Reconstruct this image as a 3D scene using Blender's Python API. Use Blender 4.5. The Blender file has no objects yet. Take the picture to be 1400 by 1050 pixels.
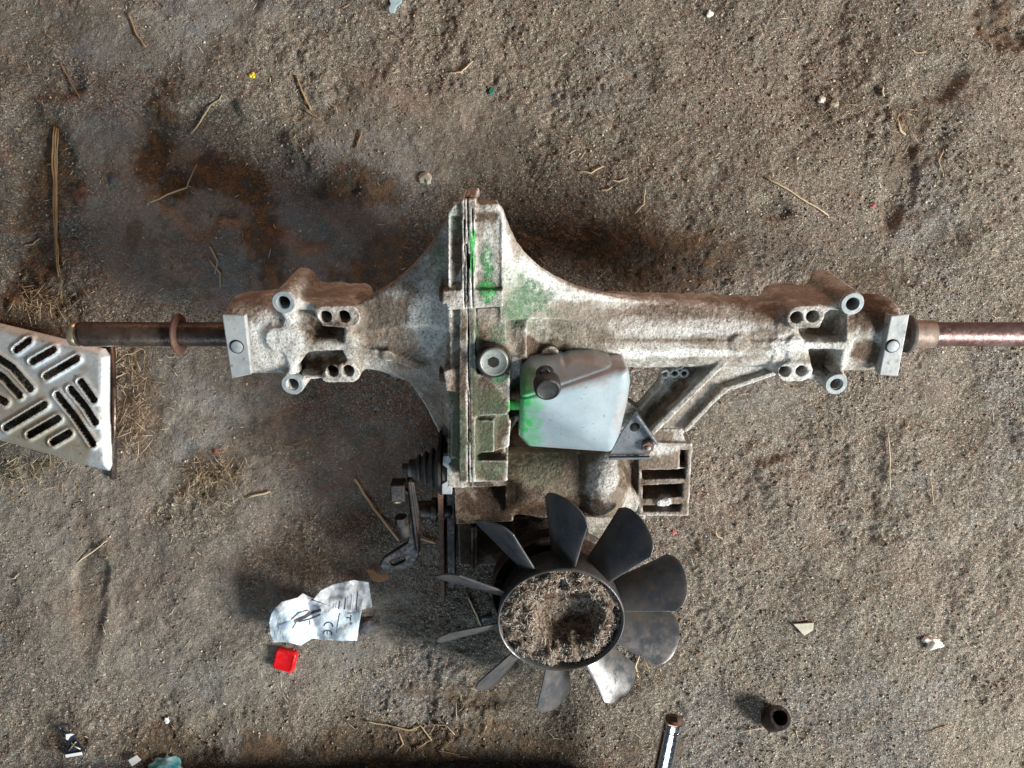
import bpy, math, random
import numpy as np

random.seed(5)
RNG = np.random.default_rng(11)
sc = bpy.context.scene
COL = sc.collection
R = math.radians

# ---------------------------------------------------------------- camera
CAM_H = 0.75
FPX = 1050.0
cam = bpy.data.cameras.new('camera')
cam.sensor_width = 36.0
cam.lens = FPX / 1400.0 * 36.0
cam.clip_start = 0.02
cam.clip_end = 50.0
camo = bpy.data.objects.new('camera', cam)
camo.location = (0, 0, CAM_H)
COL.objects.link(camo)
sc.camera = camo

# ---------------------------------------------------------------- light
w = bpy.data.worlds.new('World')
sc.world = w
w.use_nodes = True
w.node_tree.nodes['Background'].inputs[0].default_value = (0.72, 0.80, 0.90, 1)
w.node_tree.nodes['Background'].inputs[1].default_value = 0.09


def area(name, loc, target, sx, sy, power, color):
    l = bpy.data.lights.new(name, 'AREA')
    l.shape = 'RECTANGLE'
    l.size, l.size_y = sx, sy
    l.energy = power
    l.color = color
    o = bpy.data.objects.new(name, l)
    o.location = loc
    d = np.array(target, float) - np.array(loc, float)
    from mathutils import Vector
    o.rotation_euler = Vector(d).to_track_quat('-Z', 'Y').to_euler()
    COL.objects.link(o)
    return o


# open doorway with daylight, low on the right of the picture
area('doorway_light', (2.62, -1.12, 1.46), (0, 0, 0), 0.8, 0.95, 252, (1.0, 0.97, 0.92))
# window with blue sky beyond the lower edge of the picture
area('window_light', (-0.25, -2.5, 1.35), (0, 0, 0.05), 1.4, 0.9, 36, (0.62, 0.82, 1.0))
# daylight bounced warm off the reddish boards on the far side
area('warm_bounce_light', (0.2, 2.4, 0.62), (0, 0, 0.08), 2.2, 0.8, 29, (1.0, 0.56, 0.38))

sc.cycles.max_bounces = 4
sc.cycles.diffuse_bounces = 2
sc.cycles.glossy_bounces = 2
sc.cycles.transparent_max_bounces = 6

vs = sc.view_settings
vs.view_transform = 'Standard'
vs.look = 'None'
vs.exposure = 0.0
vs.gamma = 1.0

# ---------------------------------------------------------------- helpers: pixels and frames
TILT = R(23.0)
CT, ST = math.cos(TILT), math.sin(TILT)
AXZ = 0.112
ROOT = np.array([0.0, (525 - 457) * (CAM_H - AXZ) / FPX, AXZ])


def G(px, py, z=0.0):
    """point of the photograph at height z above the floor"""
    d = CAM_H - z
    return np.array([(px - 700) * d / FPX, (525 - py) * d / FPX, z])


def to_local(p):
    q = np.asarray(p, float) - ROOT
    return np.stack([q[..., 0], CT * q[..., 1] + ST * q[..., 2], -ST * q[..., 1] + CT * q[..., 2]], -1)


def to_world(p):
    p = np.asarray(p, float)
    return np.stack([p[..., 0], CT * p[..., 1] - ST * p[..., 2], ST * p[..., 1] + CT * p[..., 2]], -1) + ROOT


def to_px(pw):
    d = CAM_H - pw[..., 2]
    return 700 + pw[..., 0] * FPX / d, 525 - pw[..., 1] * FPX / d


CL = to_local(np.array([0, 0, CAM_H]))


def L(px, py, wl):
    """point at height wl in the machine's own tilted frame"""
    f = to_local(np.array([(px - 700) / FPX, (525 - py) / FPX, CAM_H - 1.0])) - CL
    t = (wl - CL[2]) / f[2]
    return CL + t * f


S1 = 0.00061  # metres per pixel at the machine

# ---------------------------------------------------------------- numpy noise
_T3 = RNG.random((64, 64, 64)).astype(np.float32)


def vn3(p, scale, off=0.0):
    q = np.asarray(p, np.float32) * scale + off + 100.0
    i = np.floor(q).astype(np.int32)
    f = (q - i).astype(np.float32)
    f = f * f * (3 - 2 * f)
    i &= 63
    j = (i + 1) & 63
    x0, y0, z0 = i[..., 0], i[..., 1], i[..., 2]
    x1, y1, z1 = j[..., 0], j[..., 1], j[..., 2]
    fx, fy, fz = f[..., 0], f[..., 1], f[..., 2]
    a = _T3[x0, y0, z0] * (1 - fx) + _T3[x1, y0, z0] * fx
    b = _T3[x0, y1, z0] * (1 - fx) + _T3[x1, y1, z0] * fx
    c = _T3[x0, y0, z1] * (1 - fx) + _T3[x1, y0, z1] * fx
    d = _T3[x0, y1, z1] * (1 - fx) + _T3[x1, y1, z1] * fx
    return (a * (1 - fy) + b * fy) * (1 - fz) + (c * (1 - fy) + d * fy) * fz


def fbm(p, scale, oct=4, gain=0.5, off=0.0):
    s, a, t = 0, 1.0, 0
    for o in range(oct):
        s = s + a * vn3(p, scale * 2.03 ** o, off + 7.3 * o)
        t += a
        a *= gain
    return s / t


def sstep(a, b, x):
    t = np.clip((x - a) / (b - a), 0, 1)
    return t * t * (3 - 2 * t)


# ---------------------------------------------------------------- mesh helpers
def mesh(name, V, F, mat=None, parent=None, smooth=True, uvmask=None, tone=None):
    V = np.asarray(V, np.float64)
    me = bpy.data.meshes.new(name)
    if isinstance(F, np.ndarray):
        n = F.shape[1]
        me.vertices.add(len(V))
        me.vertices.foreach_set('co', V.astype(np.float32).ravel())
        me.loops.add(F.size)
        me.loops.foreach_set('vertex_index', F.astype(np.int32).ravel())
        me.polygons.add(len(F))
        me.polygons.foreach_set('loop_start', np.arange(0, F.size, n, dtype=np.int32))
        me.update(calc_edges=True)
    else:
        me.from_pydata([tuple(v) for v in V], [], F)
    if smooth:
        me.polygons.foreach_set('use_smooth', np.ones(len(me.polygons), bool))
    if uvmask is not None:
        a = me.color_attributes.new('mask', 'FLOAT_COLOR', 'POINT')
        a.data.foreach_set('color', uvmask.astype(np.float32).ravel())
    if tone is not None:
        a = me.color_attributes.new('tone', 'FLOAT_COLOR', 'POINT')
        a.data.foreach_set('color', tone.astype(np.float32).ravel())
    me.update()
    o = bpy.data.objects.new(name, me)
    COL.objects.link(o)
    if mat is not None:
        me.materials.append(mat)
    if parent is not None:
        o.parent = parent
    return o


def tag(o, label, cat=None, group=None, kind=None):
    o['label'] = label
    if cat:
        o['category'] = cat
    if group:
        o['group'] = group
    if kind:
        o['kind'] = kind
    return o


def bevel(o, wd=0.0006, seg=2, ang=35):
    m = o.modifiers.new('bevel', 'BEVEL')
    m.width = wd
    m.segments = seg
    m.limit_method = 'ANGLE'
    m.angle_limit = R(ang)
    m.harden_normals = False
    return o


def sharp(o, ang=35):
    """smooth shading with hard creases"""
    import bmesh
    bm = bmesh.new()
    bm.from_mesh(o.data)
    for e in bm.edges:
        if len(e.link_faces) == 2 and e.calc_face_angle(0) > R(ang):
            e.smooth = False
    bm.to_mesh(o.data)
    bm.free()
    return o


def frame(axis):
    a = np.array(axis, float)
    a /= np.linalg.norm(a)
    t = np.array([0, 0, 1.0]) if abs(a[2]) < 0.9 else np.array([1.0, 0, 0])
    u = np.cross(t, a)
    u /= np.linalg.norm(u)
    return a, u, np.cross(a, u)


def lathe(prof, origin, axis, n=32, closed=False, caps=True):
    """prof: list of (distance along axis, radius)"""
    a, u, v = frame(axis)
    V, F = [], []
    for (h, r) in prof:
        for k in range(n):
            t = 2 * math.pi * k / n
            V.append(np.array(origin) + a * h + r * (u * math.cos(t) + v * math.sin(t)))
    m = len(prof)
    for i in range(m if closed else m - 1):
        i2 = (i + 1) % m
        for k in range(n):
            k2 = (k + 1) % n
            F.append((i * n + k, i * n + k2, i2 * n + k2, i2 * n + k))
    if caps and not closed:
        F.append(tuple(range(n - 1, -1, -1)))
        F.append(tuple((m - 1) * n + k for k in range(n)))
    return V, F


def tube(pts, rad, n=6):
    pts = [np.array(p, float) for p in pts]
    V, F = [], []
    m = len(pts)
    for i, p in enumerate(pts):
        d = pts[min(i + 1, m - 1)] - pts[max(i - 1, 0)]
        a, u, v = frame(d)
        r = rad[i] if hasattr(rad, '__len__') else rad
        for k in range(n):
            t = 2 * math.pi * k / n
            V.append(p + r * (u * math.cos(t) + v * math.sin(t)))
    for i in range(m - 1):
        for k in range(n):
            k2 = (k + 1) % n
            F.append((i * n + k, i * n + k2, (i + 1) * n + k2, (i + 1) * n + k))
    F.append(tuple(range(n - 1, -1, -1)))
    F.append(tuple((m - 1) * n + k for k in range(n)))
    return V, F


def prism(bot, top):
    n = len(bot)
    V = [np.array(p, float) for p in bot] + [np.array(p, float) for p in top]
    F = [tuple(range(n - 1, -1, -1)), tuple(range(n, 2 * n))]
    for k in range(n):
        k2 = (k + 1) % n
        F.append((k, k2, n + k2, n + k))
    return V, F


def joinm(parts):
    V, F = [], []
    for v, f in parts:
        b = len(V)
        V += list(v)
        F += [tuple(i + b for i in q) for q in f]
    return V, F


def boxm(c, hx, hy, hz, ax=None):
    if ax is None:
        ax = np.eye(3)
    c = np.array(c, float)
    V = [c + sx * hx * ax[0] + sy * hy * ax[1] + sz * hz * ax[2] for sz in (-1, 1) for sx, sy in ((-1, -1), (1, -1), (1, 1), (-1, 1))]
    return prism(V[:4], V[4:])


def hexm(c, axis, r, h):
    return lathe([(0, r), (h, r)], c, axis, 6)


# ---------------------------------------------------------------- signed distance fields -> cast shapes
def smin(a, b, k):
    if k <= 0:
        return np.minimum(a, b)
    h = np.maximum(k - np.abs(a - b), 0) / k
    return np.minimum(a, b) - h * h * k * 0.25


def smax(a, b, k):
    return -smin(-a, -b, k)


def polysdf(X, Y, pts):
    pts = np.array(pts, float)[:, :2]
    n = len(pts)
    d = np.full(np.broadcast(X, Y).shape, 1e9, np.float32)
    s = np.ones_like(d)
    for i in range(n):
        a, b = pts[i], pts[i - 1]
        ex, ey = b[0] - a[0], b[1] - a[1]
        wx, wy = X - a[0], Y - a[1]
        t = np.clip((wx * ex + wy * ey) / (ex * ex + ey * ey + 1e-18), 0, 1)
        bx, by = wx - ex * t, wy - ey * t
        d = np.minimum(d, bx * bx + by * by)
        c1, c2, c3 = Y >= a[1], Y < b[1], ex * wy > ey * wx
        flip = (c1 & c2 & c3) | (~c1 & ~c2 & ~c3)
        s = np.where(flip, -s, s)
    return (s * np.sqrt(d)).astype(np.float32)


class Field:
    def __init__(s, lo, hi, h):
        s.h = h
        s.ax = [np.arange(lo[i], hi[i] + h, h, dtype=np.float32) for i in range(3)]
        s.S = np.full([len(a) for a in s.ax], 0.05, np.float32)

    def _box(s, lo, hi, m):
        sl = []
        for i in range(3):
            a = np.searchsorted(s.ax[i], lo[i] - m)
            b = np.searchsorted(s.ax[i], hi[i] + m)
            if b - a < 1:
                return None
            sl.append(slice(a, b))
        X = s.ax[0][sl[0]][:, None, None]
        Y = s.ax[1][sl[1]][None, :, None]
        Z = s.ax[2][sl[2]][None, None, :]
        return tuple(sl), X, Y, Z

    def add(s, prim, k=0.004):
        fn, lo, hi = prim
        r = s._box(lo, hi, k + 3 * s.h)
        if r:
            sl, X, Y, Z = r
            s.S[sl] = smin(s.S[sl], np.broadcast_to(fn(X, Y, Z), s.S[sl].shape), k)
        return s

    def cut(s, prim, k=0.0015):
        fn, lo, hi = prim
        r = s._box(lo, hi, k + 3 * s.h)
        if r:
            sl, X, Y, Z = r
            s.S[sl] = smax(s.S[sl], -np.broadcast_to(fn(X, Y, Z), s.S[sl].shape), k)
        return s

    def mesh(s):
        S = s.S.copy()
        for ax in range(3):                      # close the field at its border
            ix = [slice(None)] * 3
            for e in (0, -1):
                ix[ax] = e
                S[tuple(ix)] = np.maximum(S[tuple(ix)], 0.3 * s.h)
        ins = S < 0
        c = np.zeros(tuple(n - 1 for n in S.shape), np.uint8)
        for dx in (0, 1):
            for dy in (0, 1):
                for dz in (0, 1):
                    c += ins[dx:S.shape[0] - 1 + dx, dy:S.shape[1] - 1 + dy, dz:S.shape[2] - 1 + dz]
        act = (c > 0) & (c < 8)
        idx = np.argwhere(act)
        cid = np.full(act.shape, -1, np.int32)
        cid[act] = np.arange(len(idx))
        corner = [(0, 0, 0), (1, 0, 0), (0, 1, 0), (1, 1, 0), (0, 0, 1), (1, 0, 1), (0, 1, 1), (1, 1, 1)]
        cv = np.stack([S[idx[:, 0] + a, idx[:, 1] + b, idx[:, 2] + d] for a, b, d in corner], 1)
        acc = np.zeros((len(idx), 3))
        cnt = np.zeros(len(idx))
        ed = [(0, 1), (2, 3), (4, 5), (6, 7), (0, 2), (1, 3), (4, 6), (5, 7), (0, 4), (1, 5), (2, 6), (3, 7)]
        for a, b in ed:
            va, vb = cv[:, a], cv[:, b]
            m = (va < 0) != (vb < 0)
            t = np.where(m, va / np.where(m, va - vb, 1), 0)
            pa, pb = np.array(corner[a], float), np.array(corner[b], float)
            acc += np.where(m[:, None], pa + t[:, None] * (pb - pa), 0)
            cnt += m
        P = idx + acc / cnt[:, None]
        V = np.stack([s.ax[i][0] + P[:, i] * s.h for i in range(3)], 1)
        Q = []
        n = S.shape
        for ax in range(3):
            o1, o2 = (ax + 1) % 3, (ax + 2) % 3
            s0 = [slice(1, None)] * 3
            s1 = [slice(1, None)] * 3
            s0[ax] = slice(0, -1)
            s1[ax] = slice(1, None)
            s0[o1] = s1[o1] = slice(1, -1)
            s0[o2] = s1[o2] = slice(1, -1)
            A, B = ins[tuple(s0)], ins[tuple(s1)]
            e = np.argwhere(A != B)
            fl = A[tuple(e.T)]
            off = np.ones(3, int)
            off[ax] = 0
            e = e + off

            def cell(d1, d2):
                q = e.copy()
                q[:, o1] -= d1
                q[:, o2] -= d2
                return cid[q[:, 0], q[:, 1], q[:, 2]]
            q = np.stack([cell(1, 1), cell(0, 1), cell(0, 0), cell(1, 0)], 1)
            q[~fl] = q[~fl][:, ::-1]
            Q.append(q)
        return V, np.concatenate(Q)


def cyl(c, r, w0, w1, tp=0.0, e=0.0011):
    m = r + max(tp, 0) * (w1 - w0)

    def fn(X, Y, Z):
        d2 = np.hypot(X - c[0], Y - c[1]) - (r + tp * (w1 - Z))
        return smax(d2, np.maximum(w0 - Z, Z - w1), e)
    return fn, (c[0] - m, c[1] - m, w0), (c[0] + m, c[1] + m, w1)


def cylx(c, r, x0, x1, e=0.0018):
    def fn(X, Y, Z):
        return smax(np.hypot(Y - c[1], Z - c[2]) - r, np.maximum(x0 - X, X - x1), e)
    return fn, (x0, c[1] - r, c[2] - r), (x1, c[1] + r, c[2] + r)


def wall(p, q, th, w0, w1, e=0.0011, wq=None):
    """upright rib from p to q; the top may run from w1 (at p) to wq (at q)"""
    p, q = np.array(p)[:2], np.array(q)[:2]
    if wq is None:
        wq = w1

    def fn(X, Y, Z):
        ex, ey = q - p
        t = np.clip(((X - p[0]) * ex + (Y - p[1]) * ey) / (ex * ex + ey * ey), 0, 1)
        d2 = np.hypot(X - p[0] - ex * t, Y - p[1] - ey * t) - th / 2
        return smax(d2, np.maximum(w0 - Z, Z - (w1 + (wq - w1) * t)), e)
    lo, hi = np.minimum(p, q) - th / 2, np.maximum(p, q) + th / 2
    return fn, (lo[0], lo[1], w0), (hi[0], hi[1], max(w1, wq))


def polyp(pts, w0, w1, e=0.0011, rnd=0.0, tp=0.0):
    P = np.array([np.array(p)[:2] for p in pts])

    def fn(X, Y, Z):
        d2 = polysdf(X[:, :, 0], Y[:, :, 0], P)[:, :, None] - rnd
        return smax(d2 - tp * (w1 - Z), np.maximum(w0 - Z, Z - w1), e)
    m = rnd + abs(tp) * (w1 - w0)
    return fn, (P[:, 0].min() - m, P[:, 1].min() - m, w0), (P[:, 0].max() + m, P[:, 1].max() + m, w1)


def PP(pts, w0, w1, ref=None, **k):
    """prism whose top outline is given in photo pixels"""
    return polyp([L(x, y, w1 if ref is None else ref) for x, y in pts], w0, w1, **k)


def loft(st, p=2.0):
    """st: rows (x, cv, cw, rv, rw)"""
    A = np.array(st, float)

    def fn(X, Y, Z):
        x = X[:, 0, 0]
        cv, cw, rv, rw = [np.interp(x, A[:, 0], A[:, i]).astype(np.float32)[:, None, None] for i in (1, 2, 3, 4)]
        u = (np.abs(Y - cv) / rv) ** p + (np.abs(Z - cw) / rw) ** p
        d = (u ** (1 / p) - 1) * np.minimum(rv, rw)
        return smax(d, np.maximum(A[0, 0] - X, X - A[-1, 0]), 0.002)
    return fn, (A[0, 0], (A[:, 1] - A[:, 3]).min(), (A[:, 2] - A[:, 4]).min()), (A[-1, 0], (A[:, 1] + A[:, 3]).max(), (A[:, 2] + A[:, 4]).max())


def ell(c, r):
    def fn(X, Y, Z):
        k = np.sqrt(((X - c[0]) / r[0]) ** 2 + ((Y - c[1]) / r[1]) ** 2 + ((Z - c[2]) / r[2]) ** 2)
        return (k - 1) * min(r)
    return fn, tuple(c[i] - r[i] for i in range(3)), tuple(c[i] + r[i] for i in range(3))


# ---------------------------------------------------------------- materials
class NT:
    def __init__(s, name):
        s.m = bpy.data.materials.new(name)
        s.m.use_nodes = True
        s.n = s.m.node_tree.nodes
        s.l = s.m.node_tree.links
        s.b = s.n['Principled BSDF']

    def node(s, t, **kw):
        n = s.n.new(t)
        for k, v in kw.items():
            setattr(n, k, v)
        return n

    def setv(s, sock, v):
        if isinstance(v, bpy.types.NodeSocket):
            s.l.new(v, sock)
        elif isinstance(v, (tuple, list)):
            sock.default_value = tuple(v) + ((1,) if len(v) == 3 and sock.type == 'RGBA' else ())
        else:
            sock.default_value = v

    def noise(s, scale, detail=4, rough=0.6, dist=0.0, vec=None, off=None):
        n = s.node('ShaderNodeTexNoise')
        n.inputs['Scale'].default_value = scale
        n.inputs['Detail'].default_value = detail
        n.inputs['Roughness'].default_value = rough
        n.inputs['Distortion'].default_value = dist
        s.l.new(vec if vec is not None else s.coord(off), n.inputs['Vector'])
        return n.outputs[0]

    def coord(s, off=None, scale=None):
        if not hasattr(s, 'tc'):
            s.tc = s.node('ShaderNodeTexCoord').outputs['Object']
        if off is None and scale is None:
            return s.tc
        m = s.node('ShaderNodeMapping')
        if off is not None:
            m.inputs['Location'].default_value = (off, off * 0.7, off * 1.3)
        if scale is not None:
            m.inputs['Scale'].default_value = scale
        s.l.new(s.tc, m.inputs['Vector'])
        return m.outputs[0]

    def vor(s, scale, feature='F1', out='Distance', rnd=1.0):
        n = s.node('ShaderNodeTexVoronoi', feature=feature)
        n.inputs['Scale'].default_value = scale
        n.inputs['Randomness'].default_value = rnd
        s.l.new(s.coord(), n.inputs['Vector'])
        return n.outputs[out]

    def ramp(s, f, a, b, lo=0.0, hi=1.0):
        n = s.node('ShaderNodeMapRange', interpolation_type='SMOOTHSTEP')
        s.setv(n.inputs[0], f)
        n.inputs[1].default_value = a
        n.inputs[2].default_value = b
        n.inputs[3].default_value = lo
        n.inputs[4].default_value = hi
        return n.outputs[0]

    def mix(s, f, a, b, mode='MIX'):
        n = s.node('ShaderNodeMix', data_type='RGBA', blend_type=mode)
        s.setv(n.inputs[0], f)
        s.setv(n.inputs[6], a)
        s.setv(n.inputs[7], b)
        return n.outputs[2]

    def math(s, op, a, b=0.0):
        n = s.node('ShaderNodeMath', operation=op)
        s.setv(n.inputs[0], a)
        s.setv(n.inputs[1], b)
        return n.outputs[0]

    def mask(s, nm='mask'):
        a = s.node('ShaderNodeAttribute', attribute_name=nm)
        p = s.node('ShaderNodeSeparateColor')
        s.l.new(a.outputs['Color'], p.inputs[0])
        return p.outputs[0], p.outputs[1], p.outputs[2]

    def bump(s, h, dist, strength=1.0, prev=None):
        n = s.node('ShaderNodeBump')
        n.inputs['Strength'].default_value = strength
        n.inputs['Distance'].default_value = dist
        s.setv(n.inputs['Height'], h)
        if prev is not None:
            s.l.new(prev, n.inputs['Normal'])
        return n.outputs[0]

    def done(s, color, rough=0.8, metal=0.0, normal=None, spec=0.5, **kw):
        s.setv(s.b.inputs['Base Color'], color)
        s.setv(s.b.inputs['Roughness'], rough)
        s.setv(s.b.inputs['Metallic'], metal)
        s.b.inputs['Specular IOR Level'].default_value = spec
        if normal is not None:
            s.l.new(normal, s.b.inputs['Normal'])
        for k, v in kw.items():
            s.setv(s.b.inputs[k.replace('_', ' ')], v)
        return s.m


def mat_casting():
    t = NT('cast_aluminium')
    g, b, p = t.mask()
    n1 = t.noise(38, 5, 0.65)
    n2 = t.noise(420, 3, 0.7)
    n3 = t.noise(140, 4, 0.7, off=3.0)
    col = t.mix(t.ramp(n1, 0.35, 0.65), (0.22, 0.20, 0.165), (0.42, 0.40, 0.355))
    # oxidised bare white patches, painted edge and wall highlights, corrosion speckle
    col = t.mix(t.math('MULTIPLY', t.ramp(n3, 0.47, 0.66), 0.6), col, (0.58, 0.57, 0.53))
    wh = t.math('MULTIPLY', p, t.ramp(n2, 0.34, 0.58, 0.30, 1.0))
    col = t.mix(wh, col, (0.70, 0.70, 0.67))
    # brown baked oil and dust, with deep shade painted in round the pump
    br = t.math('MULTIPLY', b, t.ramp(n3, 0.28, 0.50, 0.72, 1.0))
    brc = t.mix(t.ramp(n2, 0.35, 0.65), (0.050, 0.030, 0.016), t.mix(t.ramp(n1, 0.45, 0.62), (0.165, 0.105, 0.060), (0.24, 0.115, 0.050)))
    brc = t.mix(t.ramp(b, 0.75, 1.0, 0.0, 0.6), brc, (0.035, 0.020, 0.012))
    col = t.mix(br, col, brc)
    # overspray of green paint
    gr = t.math('MULTIPLY', t.ramp(g, 0.0, 0.75), t.ramp(t.noise(240, 4, 0.8, off=9.0), 0.30, 0.60, 0.25, 1.0))
    col = t.mix(gr, col, t.mix(t.ramp(g, 0.55, 0.95), (0.040, 0.115, 0.055), (0.015, 0.33, 0.05)))
    # dark pits
    pit = t.ramp(t.noise(520, 2, 0.6, off=5.0), 0.56, 0.66)
    col = t.mix(t.math('MULTIPLY', pit, 0.6), col, (0.055, 0.043, 0.032))
    pale = t.ramp(t.noise(760, 2, 0.6, off=15.0), 0.56, 0.66)
    col = t.mix(t.math('MULTIPLY', t.math('MULTIPLY', pale, t.ramp(b, 0.0, 0.8, 0.45, 0.10)), t.ramp(g, 0.1, 0.6, 1.0, 0.35)), col, (0.66, 0.64, 0.58))
    nb = t.bump(n2, 0.0016, 0.8)
    nb = t.bump(n3, 0.0014, 0.5, nb)
    return t.done(col, t.ramp(n2, 0.3, 0.7, 0.55, 0.9), 0.0, nb, 0.35)


def mat_simple(name, c1, c2, rough=0.6, metal=0.0, scale=60, bs=300, bd=0.0006, c3=None, spec=0.5, rr=0.15):
    t = NT(name)
    n1 = t.noise(scale, 5, 0.65)
    n2 = t.noise(bs, 3, 0.65, off=4.0)
    col = t.mix(t.ramp(n1, 0.35, 0.65), c1, c2)
    if c3:
        col = t.mix(t.ramp(n2, 0.58, 0.70), col, c3)
    return t.done(col, t.ramp(n2, 0.3, 0.7, max(rough - rr, 0.03), min(rough + rr, 1)), metal, t.bump(n2, bd, 0.7), spec)


M_CAST = mat_casting()
M_MACH = mat_simple('machined_face', (0.22, 0.25, 0.26), (0.34, 0.37, 0.38), 0.6, 0.25, 120, 700, 0.0003, (0.30, 0.29, 0.27))
M_SHAFT = mat_simple('rusted_shaft', (0.050, 0.034, 0.026), (0.12, 0.088, 0.068), 0.38, 0.6, 45, 260, 0.0005, (0.04, 0.025, 0.018))
M_SHAFTP = mat_simple('pale_rusty_shaft', (0.085, 0.044, 0.038), (0.16, 0.105, 0.100), 0.42, 0.5, 45, 320, 0.0004, (0.24, 0.13, 0.10))
M_RUST = mat_simple('rust_brown', (0.085, 0.042, 0.030), (0.15, 0.080, 0.052), 0.8, 0.1, 70, 420, 0.0010, (0.07, 0.035, 0.022))
M_DKSTEEL = mat_simple('oily_dark_steel', (0.014, 0.011, 0.010), (0.040, 0.027, 0.020), 0.5, 0.3, 60, 300, 0.0005, (0.085, 0.045, 0.028))
M_ZINC = mat_simple('zinc_plated', (0.24, 0.26, 0.26), (0.34, 0.355, 0.35), 0.65, 0.2, 40, 180, 0.0005, (0.20, 0.16, 0.12))
M_BLACK = mat_simple('black_plastic', (0.010, 0.010, 0.010), (0.022, 0.020, 0.019), 0.6, 0, 60, 300, 0.0003)
M_RUBBER = mat_simple('dusty_rubber', (0.025, 0.023, 0.022), (0.075, 0.065, 0.055), 0.75, 0, 80, 400, 0.0004)
M_FAN = mat_simple('fan_plastic', (0.040, 0.046, 0.055), (0.075, 0.070, 0.066), 0.34, 0, 26, 120, 0.0003, (0.095, 0.060, 0.042), 0.6)  # brown flecks: dust, and a painted stand-in for warm reflections
M_BRONZE = mat_simple('brass_ring', (0.36, 0.29, 0.18), (0.50, 0.43, 0.30), 0.35, 0.8, 40, 300, 0.0003)
M_CHROME = mat_simple('scuffed_chrome', (0.50, 0.52, 0.54), (0.62, 0.64, 0.66), 0.16, 1.0, 40, 300, 0.0001, (0.30, 0.24, 0.20))
M_DARK = mat_simple('hole_shade', (0.012, 0.010, 0.008), (0.025, 0.02, 0.015), 0.9)  # near-black faces painted in for the shade inside holes
M_RED = mat_simple('red_plastic', (0.60, 0.006, 0.010), (0.70, 0.010, 0.013), 0.35, 0, 40, 200, 0.0002)
M_PAPER = mat_simple('white_label', (0.46, 0.53, 0.58), (0.54, 0.60, 0.64), 0.5, 0, 30, 120, 0.0022)
M_INK = mat_simple('black_ink', (0.03, 0.03, 0.035), (0.05, 0.05, 0.055), 0.5)
M_INKGREY = mat_simple('grey_ink', (0.42, 0.44, 0.50), (0.55, 0.56, 0.62), 0.5)
M_INKBLUE = mat_simple('pale_blue_ink', (0.35, 0.50, 0.68), (0.42, 0.56, 0.72), 0.5)
M_STRAW = mat_simple('dry_straw', (0.40, 0.30, 0.17), (0.60, 0.50, 0.33), 0.7, 0, 25, 200, 0.0003)
M_STRAWDK = mat_simple('weathered_straw', (0.20, 0.125, 0.055), (0.34, 0.22, 0.11), 0.75, 0, 25, 200, 0.0003)
M_WOOD = mat_simple('old_timber', (0.05, 0.030, 0.017), (0.10, 0.06, 0.032), 0.85, 0, 18, 150, 0.001)
M_TEAL = mat_simple('teal_plastic', (0.03, 0.30, 0.36), (0.40, 0.68, 0.72), 0.4, 0, 60, 200, 0.0003)
M_SKY = mat_simple('light_blue_film', (0.30, 0.52, 0.62), (0.50, 0.70, 0.76), 0.45, 0, 90, 300, 0.0004)
M_STONE = mat_simple('pale_stone', (0.38, 0.36, 0.28), (0.50, 0.48, 0.38), 0.8, 0, 90, 300, 0.0004)
M_CRUMB = mat_simple('white_crumb', (0.66, 0.62, 0.54), (0.78, 0.75, 0.68), 0.85, 0, 90, 300, 0.0006)
M_LUMP = mat_simple('grey_lump', (0.05, 0.048, 0.05), (0.11, 0.105, 0.11), 0.7, 0, 120, 400, 0.0008)
M_YELLOW = mat_simple('yellow_chip', (0.72, 0.55, 0.03), (0.80, 0.65, 0.05), 0.6)
M_GREENCHIP = mat_simple('green_chip', (0.01, 0.13, 0.09), (0.02, 0.20, 0.14), 0.6)
M_PINK = mat_simple('pink_chip', (0.36, 0.07, 0.07), (0.42, 0.10, 0.09), 0.6)
M_TAN = mat_simple('tan_leaf', (0.34, 0.22, 0.10), (0.48, 0.33, 0.18), 0.7, 0, 90, 300, 0.0005)
M_NAVY = mat_simple('dark_navy_plastic', (0.012, 0.016, 0.03), (0.03, 0.035, 0.055), 0.3, 0, 60, 200, 0.0002)
M_WHITEP = mat_simple('white_plastic', (0.72, 0.75, 0.77), (0.82, 0.84, 0.85), 0.45, 0, 60, 200, 0.0002)


def mat_tank():
    t = NT('tank_plastic')
    g, b, p = t.mask()
    n1 = t.noise(26, 5, 0.65)
    n2 = t.noise(260, 3, 0.7)
    col = t.mix(t.ramp(n1, 0.35, 0.7), (0.25, 0.315, 0.345), (0.33, 0.395, 0.42))
    col = t.mix(t.math('MULTIPLY', b, t.ramp(t.noise(110, 4, 0.75, off=3.0), 0.34, 0.62, 0.35, 1.0)), col, (0.27, 0.19, 0.165))
    col = t.mix(t.math('MULTIPLY', g, t.ramp(t.noise(150, 4, 0.8, off=12.0), 0.28, 0.60, 0.25, 1.0)), col, (0.02, 0.36, 0.07))
    sp = t.ramp(t.noise(330, 2, 0.6, off=6.0), 0.66, 0.74)
    col = t.mix(t.math('MULTIPLY', sp, 0.7), col, (0.12, 0.09, 0.07))
    return t.done(col, t.ramp(n2, 0.3, 0.7, 0.32, 0.55), 0.0, t.bump(n2, 0.0004, 0.5), 0.5, Subsurface_Weight=0.12, Subsurface_Scale=0.006)


M_TANK = mat_tank()


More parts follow.
